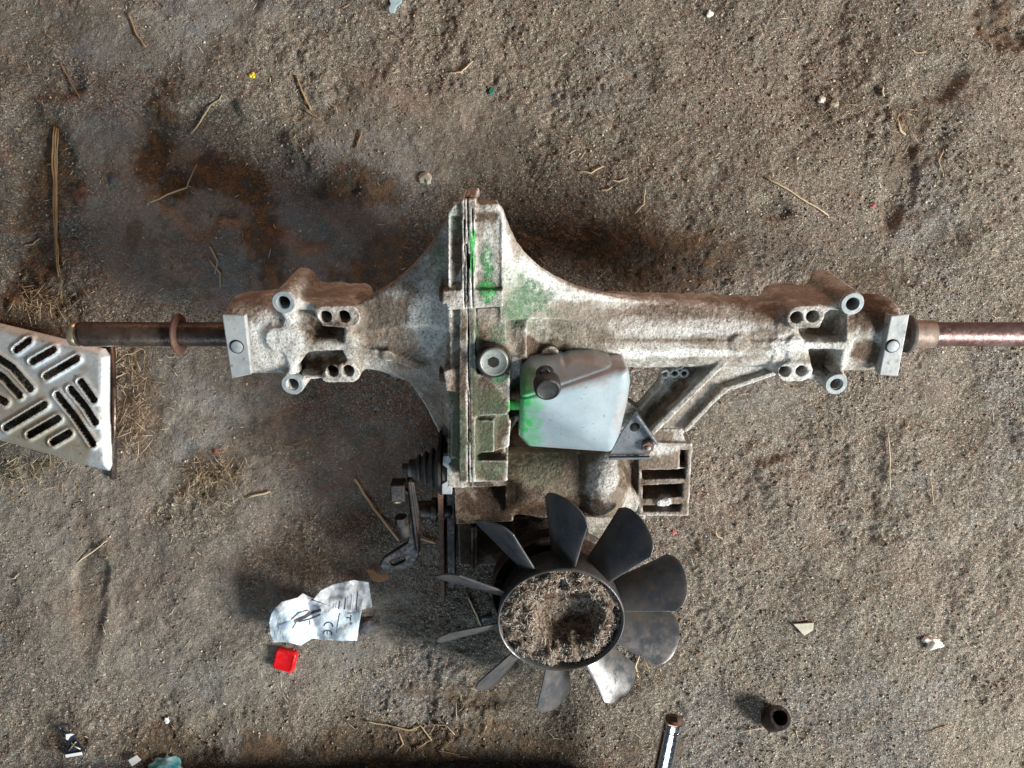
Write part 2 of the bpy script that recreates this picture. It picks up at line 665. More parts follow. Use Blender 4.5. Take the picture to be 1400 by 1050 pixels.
def mat_plate():
    t = NT('pressed_zinc_sheet')
    g, b, p = t.mask()
    n1 = t.noise(22, 5, 0.6)
    n2 = t.noise(300, 3, 0.7)
    col = t.mix(t.ramp(n1, 0.35, 0.65), (0.46, 0.50, 0.50), (0.60, 0.63, 0.63))
    col = t.mix(t.math('MULTIPLY', b, t.ramp(n2, 0.3, 0.6, 0.5, 1.0)), col, (0.36, 0.31, 0.22))
    col = t.mix(t.ramp(t.noise(180, 3, 0.7, off=2.0), 0.60, 0.74), col, (0.22, 0.17, 0.11))
    return t.done(col, t.ramp(n2, 0.3, 0.7, 0.40, 0.6), 0.6, t.bump(n2, 0.0003, 0.6))


M_PLATE = mat_plate()


def mat_film():
    t = NT('clear_film')
    n2 = t.noise(120, 4, 0.7)
    return t.done((0.80, 0.81, 0.82), 0.22, 0.0, t.bump(n2, 0.002, 0.7), 0.6, Alpha=t.ramp(n2, 0.3, 0.7, 0.30, 0.55))


M_FILM = mat_film()


def mat_ground():
    t = NT('dirt_floor')
    st, du, cp = t.mask()     # rusty oily stain with painted shadow, loose pale dust, compacted grey
    n0, na, nc = t.mask('tone')
    n1 = t.noise(75, 4, 0.72)
    col = t.mix(t.ramp(n0, 0.35, 0.65), (0.172, 0.150, 0.117), (0.235, 0.207, 0.163))
    col = t.mix(t.math('MULTIPLY', cp, 0.85), col, t.mix(t.ramp(n1, 0.35, 0.65), (0.130, 0.118, 0.100), (0.195, 0.180, 0.154)))
    col = t.mix(t.math('MULTIPLY', du, t.ramp(n1, 0.36, 0.58)), col, (0.33, 0.295, 0.24))
    col = t.mix(t.ramp(na, 0.52, 0.66, 0.0, 0.5), col, (0.125, 0.105, 0.082))
    col = t.mix(t.ramp(nc, 0.54, 0.68, 0.0, 0.6), col, (0.215, 0.215, 0.210))
    col = t.mix(t.ramp(nc, 0.46, 0.34, 0.0, 0.5), col, (0.25, 0.195, 0.16))
    stc = t.mix(t.ramp(n1, 0.40, 0.62), (0.034, 0.021, 0.012), (0.170, 0.088, 0.034))
    col = t.mix(t.math('MULTIPLY', st, t.ramp(n1, 0.30, 0.52, 0.55, 1.0)), col, stc)
    # grains: every cell is a grain with a shade of its own
    def cells(scale, off):
        v = t.node('ShaderNodeTexVoronoi', voronoi_dimensions='2D')
        v.inputs['Scale'].default_value = scale
        t.l.new(wobble, v.inputs['Vector'])
        sp = t.node('ShaderNodeSeparateColor')
        t.l.new(v.outputs['Color'], sp.inputs[0])
        return v.outputs['Distance'], sp.outputs[0], sp.outputs[1]
    wob = t.node('ShaderNodeVectorMath', operation='MULTIPLY_ADD')
    nn = t.node('ShaderNodeTexNoise', noise_dimensions='2D')
    nn.inputs['Scale'].default_value = 700
    nn.inputs['Detail'].default_value = 1
    t.l.new(t.coord(), nn.inputs['Vector'])
    t.l.new(nn.outputs['Color'], wob.inputs[0])
    wob.inputs[1].default_value = (0.0013,) * 3
    t.l.new(t.coord(), wob.inputs[2])
    wobble = wob.outputs[0]
    d1, r1, q1 = cells(560, 0.0)
    d2, r2, q2 = cells(1100, 4.0)
    loose = t.math('MULTIPLY', t.ramp(cp, 0.05, 0.9, 1.0, 0.14), t.ramp(st, 0.0, 0.9, 1.0, 0.40))
    dk = t.math('MULTIPLY', t.ramp(r1, 0.0, 0.45, 0.50, 0.0), loose)
    col = t.mix(dk, col, (0.070, 0.058, 0.046))
    lt = t.math('MULTIPLY', t.ramp(r1, 0.62, 1.0, 0.0, 0.55), loose)
    col = t.mix(lt, col, (0.36, 0.32, 0.26))
    rd = t.math('MULTIPLY', t.ramp(q1, 0.84, 0.90, 0.0, 0.5), loose)
    col = t.mix(rd, col, (0.23, 0.125, 0.085))
    col = t.mix(t.math('MULTIPLY', t.ramp(r2, 0.0, 0.4, 0.45, 0.0), t.ramp(cp, 0.1, 1.0, 1.0, 0.5)), col, (0.045, 0.037, 0.03))
    fl = t.math('MULTIPLY', t.math('MULTIPLY', t.ramp(r2, 0.80, 0.98, 0.0, 0.8), t.ramp(st, 0.0, 0.8, 1.0, 0.3)), t.ramp(cp, 0.1, 1.0, 1.0, 0.45))
    col = t.mix(fl, col, (0.55, 0.50, 0.42))
    hgt = t.math('MULTIPLY', t.math('SUBTRACT', t.math('MULTIPLY', r1, 0.9), t.math('MULTIPLY', d1, 1.0)), loose)
    nb = t.bump(hgt, 0.0010, 1.0)
    nb = t.bump(t.math('MULTIPLY', t.math('SUBTRACT', r2, d2), t.ramp(cp, 0.1, 1.0, 1.0, 0.6)), 0.0007, 0.9, nb)
    nb = t.bump(n1, 0.005, 0.8, nb)
    return t.done(col, t.ramp(cp, 0, 1, 0.95, 0.66), 0.0, nb, 0.25)


M_GROUND = mat_ground()


def mat_grain():
    t = NT('loose_grain')
    oi = t.node('ShaderNodeNewGeometry')
    v = t.node('ShaderNodeValToRGB')
    t.l.new(oi.outputs['Random Per Island'], v.inputs[0])
    r = v.color_ramp
    r.elements[0].color = (0.11, 0.09, 0.07, 1)
    r.elements[1].color = (0.50, 0.45, 0.36, 1)
    for p, c in ((0.25, (0.17, 0.145, 0.115, 1)), (0.55, (0.25, 0.215, 0.17, 1)), (0.72, (0.24, 0.13, 0.085, 1)), (0.85, (0.36, 0.32, 0.25, 1))):
        e = r.elements.new(p)
        e.color = c
    return t.done(v.outputs[0], 0.9, 0, None, 0.25)


M_GRAIN = mat_grain()


def mat_chaff(name, stops):
    t = NT(name)
    oi = t.node('ShaderNodeNewGeometry')
    v = t.node('ShaderNodeValToRGB')
    t.l.new(oi.outputs['Random Per Island'], v.inputs[0])
    r = v.color_ramp
    r.elements[0].color = stops[0] + (1,)
    r.elements[1].color = stops[-1] + (1,)
    for i, c in enumerate(stops[1:-1]):
        e = r.elements.new((i + 1) / (len(stops) - 1))
        e.color = c + (1,)
    return t.done(v.outputs[0], 0.85, 0, None, 0.25)


M_CHAFF = mat_chaff('chaff', [(0.16, 0.105, 0.055), (0.34, 0.25, 0.14), (0.52, 0.43, 0.29), (0.62, 0.55, 0.42)])
M_LITTER = mat_chaff('straw_bits', [(0.05, 0.034, 0.02), (0.15, 0.10, 0.055), (0.29, 0.21, 0.12), (0.42, 0.33, 0.21), (0.56, 0.48, 0.34)])
M_PACK = mat_chaff('packed_chaff', [(0.035, 0.022, 0.014), (0.16, 0.10, 0.06), (0.30, 0.25, 0.20), (0.40, 0.365, 0.32), (0.46, 0.43, 0.385)])


# ================================================================ THE GROUND
def blobs(px, py, lst, nz):
    """soft irregular patches; nz is a noise array 0..1 that breaks their edges"""
    m = np.zeros_like(px)
    for (cx, cy, rx, ry, ang, s) in lst:
        c, q = math.cos(R(ang)), math.sin(R(ang))
        dx, dy = px - cx, py - cy
        u, v = (dx * c + dy * q) / rx, (-dx * q + dy * c) / ry
        d = np.sqrt(u * u + v * v) + (nz - 0.5) * 1.7
        m = np.maximum(m, s * (1 - sstep(0.55, 1.1, d)))
    return m


STAIN_SHADE = [(215, 190, 55, 75, 0, 1.0), (320, 240, 110, 40, 30, 1.0), (365, 320, 40, 70, -15, 0.9), (470, 255, 75, 30, 15, 0.8),
         (65, 270, 40, 130, 5, 0.9), (520, 370, 70, 60, 0, 0.8), (45, 420, 70, 40, 0, 0.7), (900, 350, 200, 50, 6, 0.75), (1180, 390, 150, 35, 5, 0.55),
         (190, 320, 18, 40, 0, 0.6), (430, 590, 110, 40, 0, 0.35), (195, 530, 40, 85, 0, 0.5), (1235, 190, 30, 110, 8, 0.55), (1380, 20, 40, 45, 0, 0.7),
         (120, 790, 30, 120, 0, 0.35), (540, 1030, 380, 40, 0, 0.7), (640, 950, 70, 25, 0, 0.55), (290, 650, 55, 35, 0, 0.45), (380, 800, 70, 40, 0, 0.4),
         (130, 1010, 50, 25, 10, 0.4), (1060, 300, 30, 30, 0, 0.35), (560, 330, 40, 40, 0, 0.6)]  # real stains, plus painted cast shadows of tube, hump, bag and board
DUST = [(380, 60, 170, 60, 15, 0.9), (520, 110, 160, 70, 0, 0.7), (60, 130, 70, 50, 0, 0.6), (760, 80, 170, 90, 0, 0.5), (1060, 120, 160, 110, 0, 0.5),
        (1000, 250, 130, 60, 0, 0.5), (1340, 300, 60, 120, 0, 0.5), (1100, 680, 250, 160, 0, 0.55), (1300, 750, 130, 120, 0, 0.8), (1040, 860, 200, 80, 0, 0.5),
        (360, 680, 120, 60, 0, 0.35), (420, 950, 160, 50, 0, 0.3), (1320, 960, 90, 80, 0, 0.4)]
COMP = [(330, 330, 330, 150, 15, 1.0), (180, 60, 170, 90, 0, 0.8), (270, 560, 230, 150, 0, 1.0), (250, 860, 330, 170, 0, 0.75), (60, 680, 120, 100, 0, 0.9),
        (560, 190, 150, 80, 0, 0.7), (980, 560, 140, 60, 0, 0.5), (1150, 330, 120, 40, 0, 0.45), (470, 620, 160, 100, 0, 0.8), (1260, 520, 90, 60, 0, 0.4), (30, 30, 120, 90, 0, 0.6)]


def ground_masks(x, y):
    px, py = 700 + x * FPX / CAM_H, 525 - y * FPX / CAM_H
    p3 = np.stack([x, y, np.zeros_like(x)], -1)
    nz = fbm(p3, 16, 4, 0.6)
    nz2 = fbm(p3, 24, 4, 0.6, off=31.0)
    st = blobs(px, py, STAIN_SHADE, np.clip(0.5 + (fbm(p3, 20, 6, 0.72) - 0.5) * 1.7, 0, 1))
    du = np.maximum(blobs(px, py, DUST, nz2), 0.45 * sstep(0.5, 0.62, nz2))
    cp = blobs(px, py, COMP, nz)
    du = du * (1 - 0.8 * st)
    return np.stack([st, du, cp, np.ones_like(st)], -1)


PITS = [(1240, 165, 26, 40, 15, 0.0028), (1228, 245, 20, 45, 12, 0.0028), (1250, 215, 40, 60, 0, 0.002), (1055, 285, 45, 22, 20, 0.006), (1275, 110, 40, 30, 0, 0.005), (1212, 290, 16, 22, 30, 0.003),
        (1060, 620, 50, 18, -10, 0.003), (1200, 730, 70, 25, 0, 0.003), (1385, 15, 50, 40, 0, 0.006), (60, 280, 60, 150, 5, 0.006), (640, 960, 60, 18, 0, 0.005),
        (300, 230, 170, 80, 20, 0.008), (120, 800, 25, 130, 0, 0.004)]


def ground_z(x, y, fine=True):
    p3 = np.stack([x, y, np.zeros_like(x)], -1)
    px, py = 700 + x * FPX / CAM_H, 525 - y * FPX / CAM_H
    z = (fbm(p3, 5.0, 3) - 0.5) * 0.022
    z = z + (fbm(p3, 22.0, 3, off=3.0) - 0.5) * 0.0105
    nz = fbm(p3, 20, 3, 0.6, off=12.0)
    for (cx, cy, rx, ry, a, dep) in PITS:
        z = z - dep * blobs(px, py, [(cx, cy, rx, ry, a, 1.0)], nz)
    if fine:
        m = ground_masks(x, y)
        g = 1 - 0.6 * m[..., 2]
        g2 = 0.5 + 1.0 * sstep(0.35, 0.65, fbm(p3, 11, 2, off=44))
        cr = 1 + 2.2 * blobs(px, py, [(1225, 215, 60, 130, 10, 1.0), (1380, 20, 60, 60, 0, 1.0), (1060, 290, 60, 40, 0, 0.7), (290, 650, 60, 50, 0, 0.6), (190, 540, 60, 110, 0, 0.8)], nz)
        z = z + (fbm(p3, 60.0, 3, 0.65, off=25.0) - 0.5) * 0.0046 * np.maximum(g * g2, 0.4) * cr
        z = z + (fbm(p3, 230.0, 2, 0.7, off=5.0) - 0.5) * 0.0018 * g * g2
        z = z + (vn3(p3, 420.0, 1.0) - 0.5) * 0.0014 * g
    return z


def graded(lo, hi, h, far, ratio=1.35):
    c = list(np.arange(lo, hi + h / 2, h))
    s, p = h, c[-1]
    while p < far:
        s *= ratio
        p += s
        c.append(p)
    s, p = h, c[0]
    while p > -far:
        s *= ratio
        p -= s
        c.insert(0, p)
    return np.array(c)


gx = graded(-0.53, 0.53, 0.0016, 3.0)
gy = graded(-0.41, 0.41, 0.0016, 3.0)
GX, GY = np.meshgrid(gx, gy, indexing='ij')
GZ = ground_z(GX, GY)
GV = np.stack([GX, GY, GZ], -1).reshape(-1, 3)
ni, nj = len(gx), len(gy)
ii, jj = np.meshgrid(np.arange(ni - 1), np.arange(nj - 1), indexing='ij')
a0 = (ii * nj + jj).ravel()
GF = np.stack([a0, a0 + nj, a0 + nj + 1, a0 + 1], 1)
GP3 = GV * np.array([1, 1, 0])
tone = np.stack([fbm(GP3, 9, 4, 0.65, off=81), fbm(GP3, 14, 5, 0.65, off=40), fbm(GP3, 10, 5, 0.65, off=50), np.ones(len(GV))], -1)
ground = mesh('ground', GV, GF, M_GROUND, None, True, ground_masks(GX, GY).reshape(-1, 4), tone)
tag(ground, 'trodden grey brown dirt floor with rusty oil stains and gritty patches', None, None, 'structure')


def gz(x, y):
    return float(ground_z(np.array([x]), np.array([y]))[0])


def GP(px, py, up=0.0):
    """point on the floor seen at this pixel"""
    p = G(px, py, 0.0)
    z = gz(p[0], p[1])
    p = G(px, py, z)
    p[2] = gz(p[0], p[1]) + up
    return p


# loose grains
def scatter_grains(n, name, label, smin_, smax_, region=None):
    x = RNG.uniform(-0.56, 0.56, n * 3)
    y = RNG.uniform(-0.44, 0.44, n * 3)
    m = ground_masks(x, y)
    p3 = np.stack([x, y, np.zeros_like(x)], -1)
    den = (0.25 + 0.9 * sstep(0.42, 0.62, fbm(p3, 14, 3, off=60))) * (1 - 0.75 * m[:, 2]) * (1 - 0.6 * m[:, 0])
    k = RNG.random(n * 3) < den
    x, y = x[k][:n], y[k][:n]
    n = len(x)
    z = ground_z(x, y)
    s = smin_ * (smax_ / smin_) ** (RNG.random(n) ** 2.6)
    base = np.array([[1, 0, 0], [0, 1, 0], [-1, 0, 0], [0, -1, 0], [0, 0, 1], [0, 0, -1]], float)
    tri = np.array([[0, 1, 4], [1, 2, 4], [2, 3, 4], [3, 0, 4], [1, 0, 5], [2, 1, 5], [3, 2, 5], [0, 3, 5]])
    an = RNG.uniform(0, 6.28, n)
    c, q = np.cos(an), np.sin(an)
    B = base[None] * RNG.uniform(0.55, 1.25, (n, 6, 1)) * (s[:, None, None] * np.stack([RNG.uniform(0.8, 1.5, n), np.ones(n), RNG.uniform(0.5, 0.9, n)], 1)[:, None, :])
    X = B[..., 0] * c[:, None] - B[..., 1] * q[:, None] + x[:, None]
    Y = B[..., 0] * q[:, None] + B[..., 1] * c[:, None] + y[:, None]
    Z = B[..., 2] + (z + s * 0.3)[:, None]
    V = np.stack([X, Y, Z], -1).reshape(-1, 3)
    F = (tri[None] + 6 * np.arange(n)[:, None, None]).reshape(-1, 3)
    o = mesh(name, V, F, M_GRAIN, None, False)
    return tag(o, label, 'grit', None, 'stuff')


scatter_grains(40000, 'loose_grit', 'fine loose grit and small crumbs strewn over the dirt floor', 0.00045, 0.0017)


def slivers(name, label, cat, mat, P, Ln, wd, tilt=0.15, parent=None, nrm=None):
    """flat bent slivers: P (n,3) centres, Ln lengths"""
    n = len(P)
    an = RNG.uniform(0, 6.28, n)
    d = np.stack([np.cos(an), np.sin(an), RNG.normal(0, tilt, n)], 1)
    d /= np.linalg.norm(d, axis=1)[:, None]
    sd = np.cross(d, np.array([0, 0, 1.0]))
    sd /= np.linalg.norm(sd, axis=1)[:, None]
    up = np.cross(sd, d)
    bend = RNG.normal(0, 0.12, n)
    V = []
    for t, ww in ((-0.5, 0.5), (0.0, 1.0), (0.5, 0.4)):
        c = P + d * (Ln * t)[:, None] + sd * (bend * Ln * (0.25 - t * t) * 2)[:, None]
        for sg in (-1, 1):
            V.append(c + sd * (sg * wd * ww * 0.5)[:, None])
        V.append(c + up * (wd * ww * 0.55)[:, None])
    V = np.stack(V, 1)          # n,9,3  (l, r, top) x3
    q = np.array([[0, 3, 5], [0, 5, 2], [2, 5, 4], [2, 4, 1], [3, 6, 8], [3, 8, 5], [5, 8, 7], [5, 7, 4], [1, 4, 3], [1, 3, 0], [4, 7, 6], [4, 6, 3], [0, 2, 1], [6, 7, 8]])
    F = (q[None] + 9 * np.arange(n)[:, None, None]).reshape(-1, 3)
    o = mesh(name, V.reshape(-1, 3), F, mat, parent, False)
    return tag(o, label, cat, None, 'stuff')


n = 2600
x, y = RNG.uniform(-0.54, 0.54, n), RNG.uniform(-0.42, 0.42, n)
slivers('chaff_litter', 'tiny pale chaff bits and wood crumbs strewn over the whole floor', 'chaff', M_CHAFF,
        np.stack([x, y, ground_z(x, y) + 0.0008], 1), RNG.uniform(0.0015, 0.006, n) * (1 + RNG.random(n) ** 8 * 2), RNG.uniform(0.0004, 0.0010, n))


def litter(name, label, spots, n):
    X, Y = [], []
    for (cx, cy, rx, ry, wgt) in spots:
        k = int(n * wgt)
        p = G(cx, cy)
        X.append(RNG.normal(p[0], rx * 0.000714 * 0.55, k))
        Y.append(RNG.normal(p[1], ry * 0.000714 * 0.55, k))
    X, Y = np.concatenate(X), np.concatenate(Y)
    Z = ground_z(X, Y) + RNG.uniform(0.0008, 0.006, len(X))
    return slivers(name, label, 'straw litter', M_LITTER, np.stack([X, Y, Z], 1), 0.002 + 0.022 * RNG.random(len(X)) ** 2.2, RNG.uniform(0.0003, 0.0009, len(X)), 0.2)


litter('straw_litter', 'heap of broken straw along the right edge of the slotted step plate', [(185, 560, 30, 75, 0.7), (170, 480, 25, 30, 0.3)], 420)
litter('straw_litter', 'small tuft of straw and chaff lying alone below the left axle', [(290, 652, 42, 32, 1.0)], 330)
litter('straw_litter', 'broken straw poking out under the lower edge of the slotted step plate', [(60, 640, 55, 22, 0.6), (20, 650, 30, 25, 0.4)], 200)
litter('straw_litter', 'dark straw bits gathered above the step plate near the shaft end', [(60, 415, 50, 25, 1.0)], 160)
litter('straw_litter', 'scatter of straw bits in the hollow at the upper right', [(1230, 180, 30, 60, 0.7), (1140, 150, 30, 15, 0.3)], 120)
litter('straw_litter', 'loose straw bits gathered on the floor below the cooling fan', [(650, 950, 60, 25, 0.5), (880, 920, 30, 30, 0.5)], 110)

# ================================================================ THE TRANSAXLE
axle = bpy.data.objects.new('transaxle', None)
COL.objects.link(axle)
axle.location = ROOT
axle.rotation_euler = (TILT, 0, 0)
axle.empty_display_size = 0.05
tag(axle, 'big dirty cast aluminium mower transaxle with cooling fan and white oil tank', 'transaxle')

GREEN = [(646, 345, 5, 40, 0, 1.0), (668, 398, 12, 16, 0, 1.0), (668, 370, 15, 40, 0, 0.72), (668, 395, 18, 24, 0, 0.85), (720, 412, 34, 40, 30, 0.62), (690, 400, 20, 60, 0, 0.35), (602, 378, 12, 50, 0, 0.40), (590, 440, 20, 40, 0, 0.25),
         (680, 455, 14, 30, 0, 0.45), (682, 512, 16, 18, 0, 0.70), (672, 560, 26, 34, 0, 0.36), (655, 605, 34, 30, 0, 0.36), (668, 645, 30, 18, 0, 0.34), (740, 640, 60, 30, 0, 0.28), (622, 300, 14, 30, 0, 0.35),
         (648, 470, 10, 70, 0, 0.40), (700, 552, 8, 14, 0, 0.9), (625, 600, 16, 60, 0, 0.35), (760, 445, 50, 26, 20, 0.20)]
BROWN = [(660, 560, 50, 70, 0, 0.85), (655, 625, 55, 50, 0, 0.9), (630, 540, 20, 120, 0, 0.75), (655, 455, 40, 40, 0, 0.6), (520, 430, 70, 42, -25, 0.62), (560, 370, 30, 60, 35, 0.45), (625, 340, 9, 60, 0, 0.9), (655, 296, 34, 12, 0, 1.0), (900, 436, 170, 14, 2, 0.4), (440, 398, 50, 14, 0, 0.4), (350, 400, 40, 14, -12, 0.5),
         (438, 450, 34, 18, 0, 0.8), (436, 495, 34, 18, 0, 0.8), (560, 480, 50, 26, 20, 0.6), (650, 455, 22, 14, 0, 0.9), (655, 388, 26, 16, 0, 0.35), (660, 405, 10, 14, 0, 0.4),
         (810, 438, 80, 22, 6, 0.45), (930, 466, 140, 5, 0, 0.5), (1050, 440, 30, 34, 0, 0.55), (1190, 430, 40, 40, 0, 0.85), (1185, 480, 30, 24, 0, 0.8), (1110, 405, 70, 14, 0, 0.4),
         (1120, 455, 30, 14, 0, 0.6), (1120, 492, 26, 14, 0, 0.6), (740, 480, 44, 22, 0, 1.0), (640, 520, 14, 70, 0, 0.5), (620, 470, 12, 80, 0, 0.5), (960, 550, 30, 60, 45, 0.4), (900, 560, 60, 12, -45, 0.75),
         (650, 640, 60, 26, 0, 0.45), (690, 690, 90, 40, 0, 1.0), (720, 640, 70, 24, 0, 0.6), (780, 700, 60, 30, 0, 0.9), (640, 745, 60, 60, 0, 1.0), (760, 690, 40, 30, 0, 0.7), (865, 660, 20, 40, 10, 0.8), (860, 690, 40, 16, 0, 0.6), (905, 650, 50, 10, 0, 0.7), (905, 675, 40, 14, 0, 0.6), (908, 700, 40, 6, 0, 0.6),
         (590, 560, 30, 50, 0, 0.55), (800, 650, 30, 10, 0, 0.3)]
PALE = [(385, 455, 45, 50, 0, 0.7), (690, 335, 12, 55, -10, 0.9), (740, 375, 40, 22, 40, 0.8), (850, 408, 120, 8, 3, 0.8), (590, 440, 30, 70, 0, 0.65), (870, 445, 60, 14, 0, 0.6), (960, 447, 90, 12, 0, 0.7),
        (1100, 470, 60, 12, 0, 0.8), (940, 483, 140, 7, 0, 0.9), (825, 650, 26, 34, 0, 0.9), (900, 612, 40, 14, 0, 0.9), (908, 688, 12, 12, 0, 1.0), (670, 345, 10, 50, 0, 0.7), (670, 285, 16, 8, 0, 0.5),
        (1150, 500, 20, 40, 0, 0.5), (400, 500, 16, 40, 0, 0.7), (860, 690, 14, 24, 0, 0.6), (1090, 510, 30, 14, 0, 0.6), (640, 415, 40, 10, 0, 0.5), (1030, 500, 30, 16, 0, 0.4), (930, 600, 20, 20, 0, 0.6)]  # bare metal patches, plus painted light on the bell wall and tube top


def edge_wear_glint(V, Q):
    """how convex the surface is: knocked bare metal plus a painted pale highlight"""
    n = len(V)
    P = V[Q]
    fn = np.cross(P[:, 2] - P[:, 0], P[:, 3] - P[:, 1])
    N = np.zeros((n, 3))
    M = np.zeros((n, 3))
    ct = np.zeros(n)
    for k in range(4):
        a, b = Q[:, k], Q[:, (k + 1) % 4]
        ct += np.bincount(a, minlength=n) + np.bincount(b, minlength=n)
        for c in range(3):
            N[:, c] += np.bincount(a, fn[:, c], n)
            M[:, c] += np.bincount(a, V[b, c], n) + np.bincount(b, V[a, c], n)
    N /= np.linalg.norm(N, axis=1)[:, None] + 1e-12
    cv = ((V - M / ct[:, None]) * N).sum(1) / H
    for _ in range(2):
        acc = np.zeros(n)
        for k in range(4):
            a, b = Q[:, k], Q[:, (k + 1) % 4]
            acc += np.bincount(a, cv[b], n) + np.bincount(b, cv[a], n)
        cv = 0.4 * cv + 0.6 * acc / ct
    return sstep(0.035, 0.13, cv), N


def cast_masks(V, bro=0.0, wear_glint=None):
    px, py = to_px(to_world(V))
    n1 = fbm(V, 60, 4, 0.6)
    n2 = fbm(V, 90, 4, 0.6, off=17)
    g = blobs(px, py, GREEN, n1)
    b = blobs(px, py, BROWN, n2)
    p = blobs(px, py, PALE, n1)
    if wear_glint is not None:
        p = np.maximum(p, wear_glint * (0.45 + 0.75 * n2))  # pale edges: bare worn metal and painted highlight together
    b = np.maximum(np.clip(b * 1.25, 0, 1), 0.5 * sstep(0.47, 0.64, fbm(V, 34, 5, 0.65, off=70)))
    # underneath is caked with oil
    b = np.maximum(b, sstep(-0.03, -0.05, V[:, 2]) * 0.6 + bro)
    return np.stack([g, np.clip(b * (1 - 0.8 * p), 0, 1), p, np.ones_like(g)], -1)


def bx(px, wl=0.03):
    return L(px, 457, wl)[0]


SEAM = bx(640, 0.06)
H = 0.00105


def rowx(px, py_top, wref, rw, cw, py_bot):
    """loft station from the photo's upper and lower outline"""
    a = L(px, py_top, wref)
    b = L(px, py_bot, wref)
    return (a[0], (a[1] + b[1]) / 2, cw, abs(a[1] - b[1]) / 2, rw)


prims = []   # (kind, prim, k)
A = lambda p, k=0.0025: prims.append(('a', p, k))
C = lambda p, k=0.0015: prims.append(('c', p, k))

# ---- left axle tube, end block and bell
A(loft([rowx(314, 408, 0, 0.030, 0, 500), rowx(330, 403, 0, 0.031, 0, 503), rowx(400, 398, 0, 0.031, 0, 503), rowx(500, 412, 0, 0.029, 0, 492)], 2.8))
bell = []
for px, yt, yb, rw, cw in ((470, 420, 494, 0.026, 0.0), (500, 408, 500, 0.028, 0.0), (530, 392, 508, 0.031, -0.001), (555, 380, 520, 0.036, -0.003), (580, 357, 540, 0.044, -0.007), (600, 335, 575, 0.056, -0.012), (614, 318, 600, 0.068, -0.018), (645, 312, 610, 0.072, -0.020)):
    bell.append(rowx(px, yt, 0, rw, cw, yb))
A(loft(bell, 2.2), 0.006)
A(wall(L(455, 475, .031), L(530, 486, .033), 0.006, 0, 0.031, wq=0.034), 0.005)
A(wall(L(530, 486, .034), L(606, 515, .040), 0.006, -0.01, 0.034, wq=0.040), 0.006)
# lower web of the left half
A(PP([(500, 482), (545, 492), (575, 503), (612, 520), (614, 600), (600, 592), (580, 552), (560, 522), (530, 502)], -0.03, 0.004), 0.004)
A(cyl(L(541, 508, 0.006), 0.006, -0.02, 0.006))
# ---- left bosses
for (cx, cy, wt) in ((388, 413, 0.037), (400, 525, 0.033)):
    A(cyl(L(cx, cy, wt), 0.0092, -0.030, wt, 0.012), 0.005)
A(wall(L(443, 434, .036), L(477, 433, .036), 0.0175, -0.030, 0.036), 0.006)
A(wall(L(448, 510, .033), L(478, 510, .033), 0.0165, -0.030, 0.033), 0.005)
A(wall(L(395, 418, .030), L(445, 425, .030), 0.010, -0.030, 0.0295), 0.006)
A(wall(L(402, 518, .027), L(450, 513, .027), 0.005, -0.03, 0.026), 0.004)
A(wall(L(396, 425, .032), L(403, 516, .031), 0.0075, -0.02, 0.032), 0.006)
A(wall(L(380, 464, .034), L(470, 472, .032), 0.016, -0.02, 0.0335), 0.010)
A(wall(L(474, 440, .031), L(476, 508, .030), 0.0065, -0.02, 0.031), 0.006)
C(PP([(408, 428), (430, 428), (440, 446), (468, 450), (468, 464), (430, 460), (418, 448), (408, 440)], 0.016, 0.045, ref=0.031, rnd=0.001), 0.004)
C(PP([(424, 482), (468, 479), (470, 490), (446, 498), (438, 513), (408, 514), (406, 505), (416, 490)], 0.010, 0.045, ref=0.031, rnd=0.001), 0.004)
for hx, hy in ((445, 433), (470, 433), (453, 510), (475, 509)):
    C(cyl(L(hx, hy, 0.036), 0.0047, 0.004, 0.05), 0.001)
for hx, hy in ((388, 413), (400, 525)):
    C(cyl(L(hx, hy, 0.036), 0.0052, -0.03, 0.06), 0.001)

# ---- right bell and tube
bell = []
for px, yt, yb, rw, cw in ((630, 312, 610, 0.072, -0.020), (676, 316, 608, 0.068, -0.017), (685, 342, 600, 0.060, -0.011), (694, 362, 590, 0.054, -0.008), (706, 378, 570, 0.048, -0.005), (725, 391, 545, 0.043, -0.003), (760, 400, 520, 0.038, -0.002), (800, 403, 505, 0.0345, -0.001), (850, 402, 498, 0.032, 0), (950, 405, 496, 0.031, 0), (1060, 408, 496, 0.031, 0)):
    bell.append(rowx(px, yt, 0, rw, cw, yb))
A(loft(bell, 2.3), 0.006)
A(loft([rowx(1050, 408, 0, 0.031, 0, 496), rowx(1160, 405, 0, 0.031, 0, 498), rowx(1222, 408, 0, 0.031, 0, 498)], 3.0))
# long ridge and lower ledge of the right tube
A(wall(L(770, 466, .030), L(1075, 471, .032), 0.004, 0.0, 0.0325, wq=0.033), 0.003)
A(PP([(790, 462), (1070, 470), (1072, 492), (800, 494)], -0.02, 0.024), 0.003)
for cx, cy in ((1012, 471), (1090, 471), (1153, 472)):
    A(cyl(L(cx, cy, .034), 0.0070, -0.02, 0.0332), 0.003)
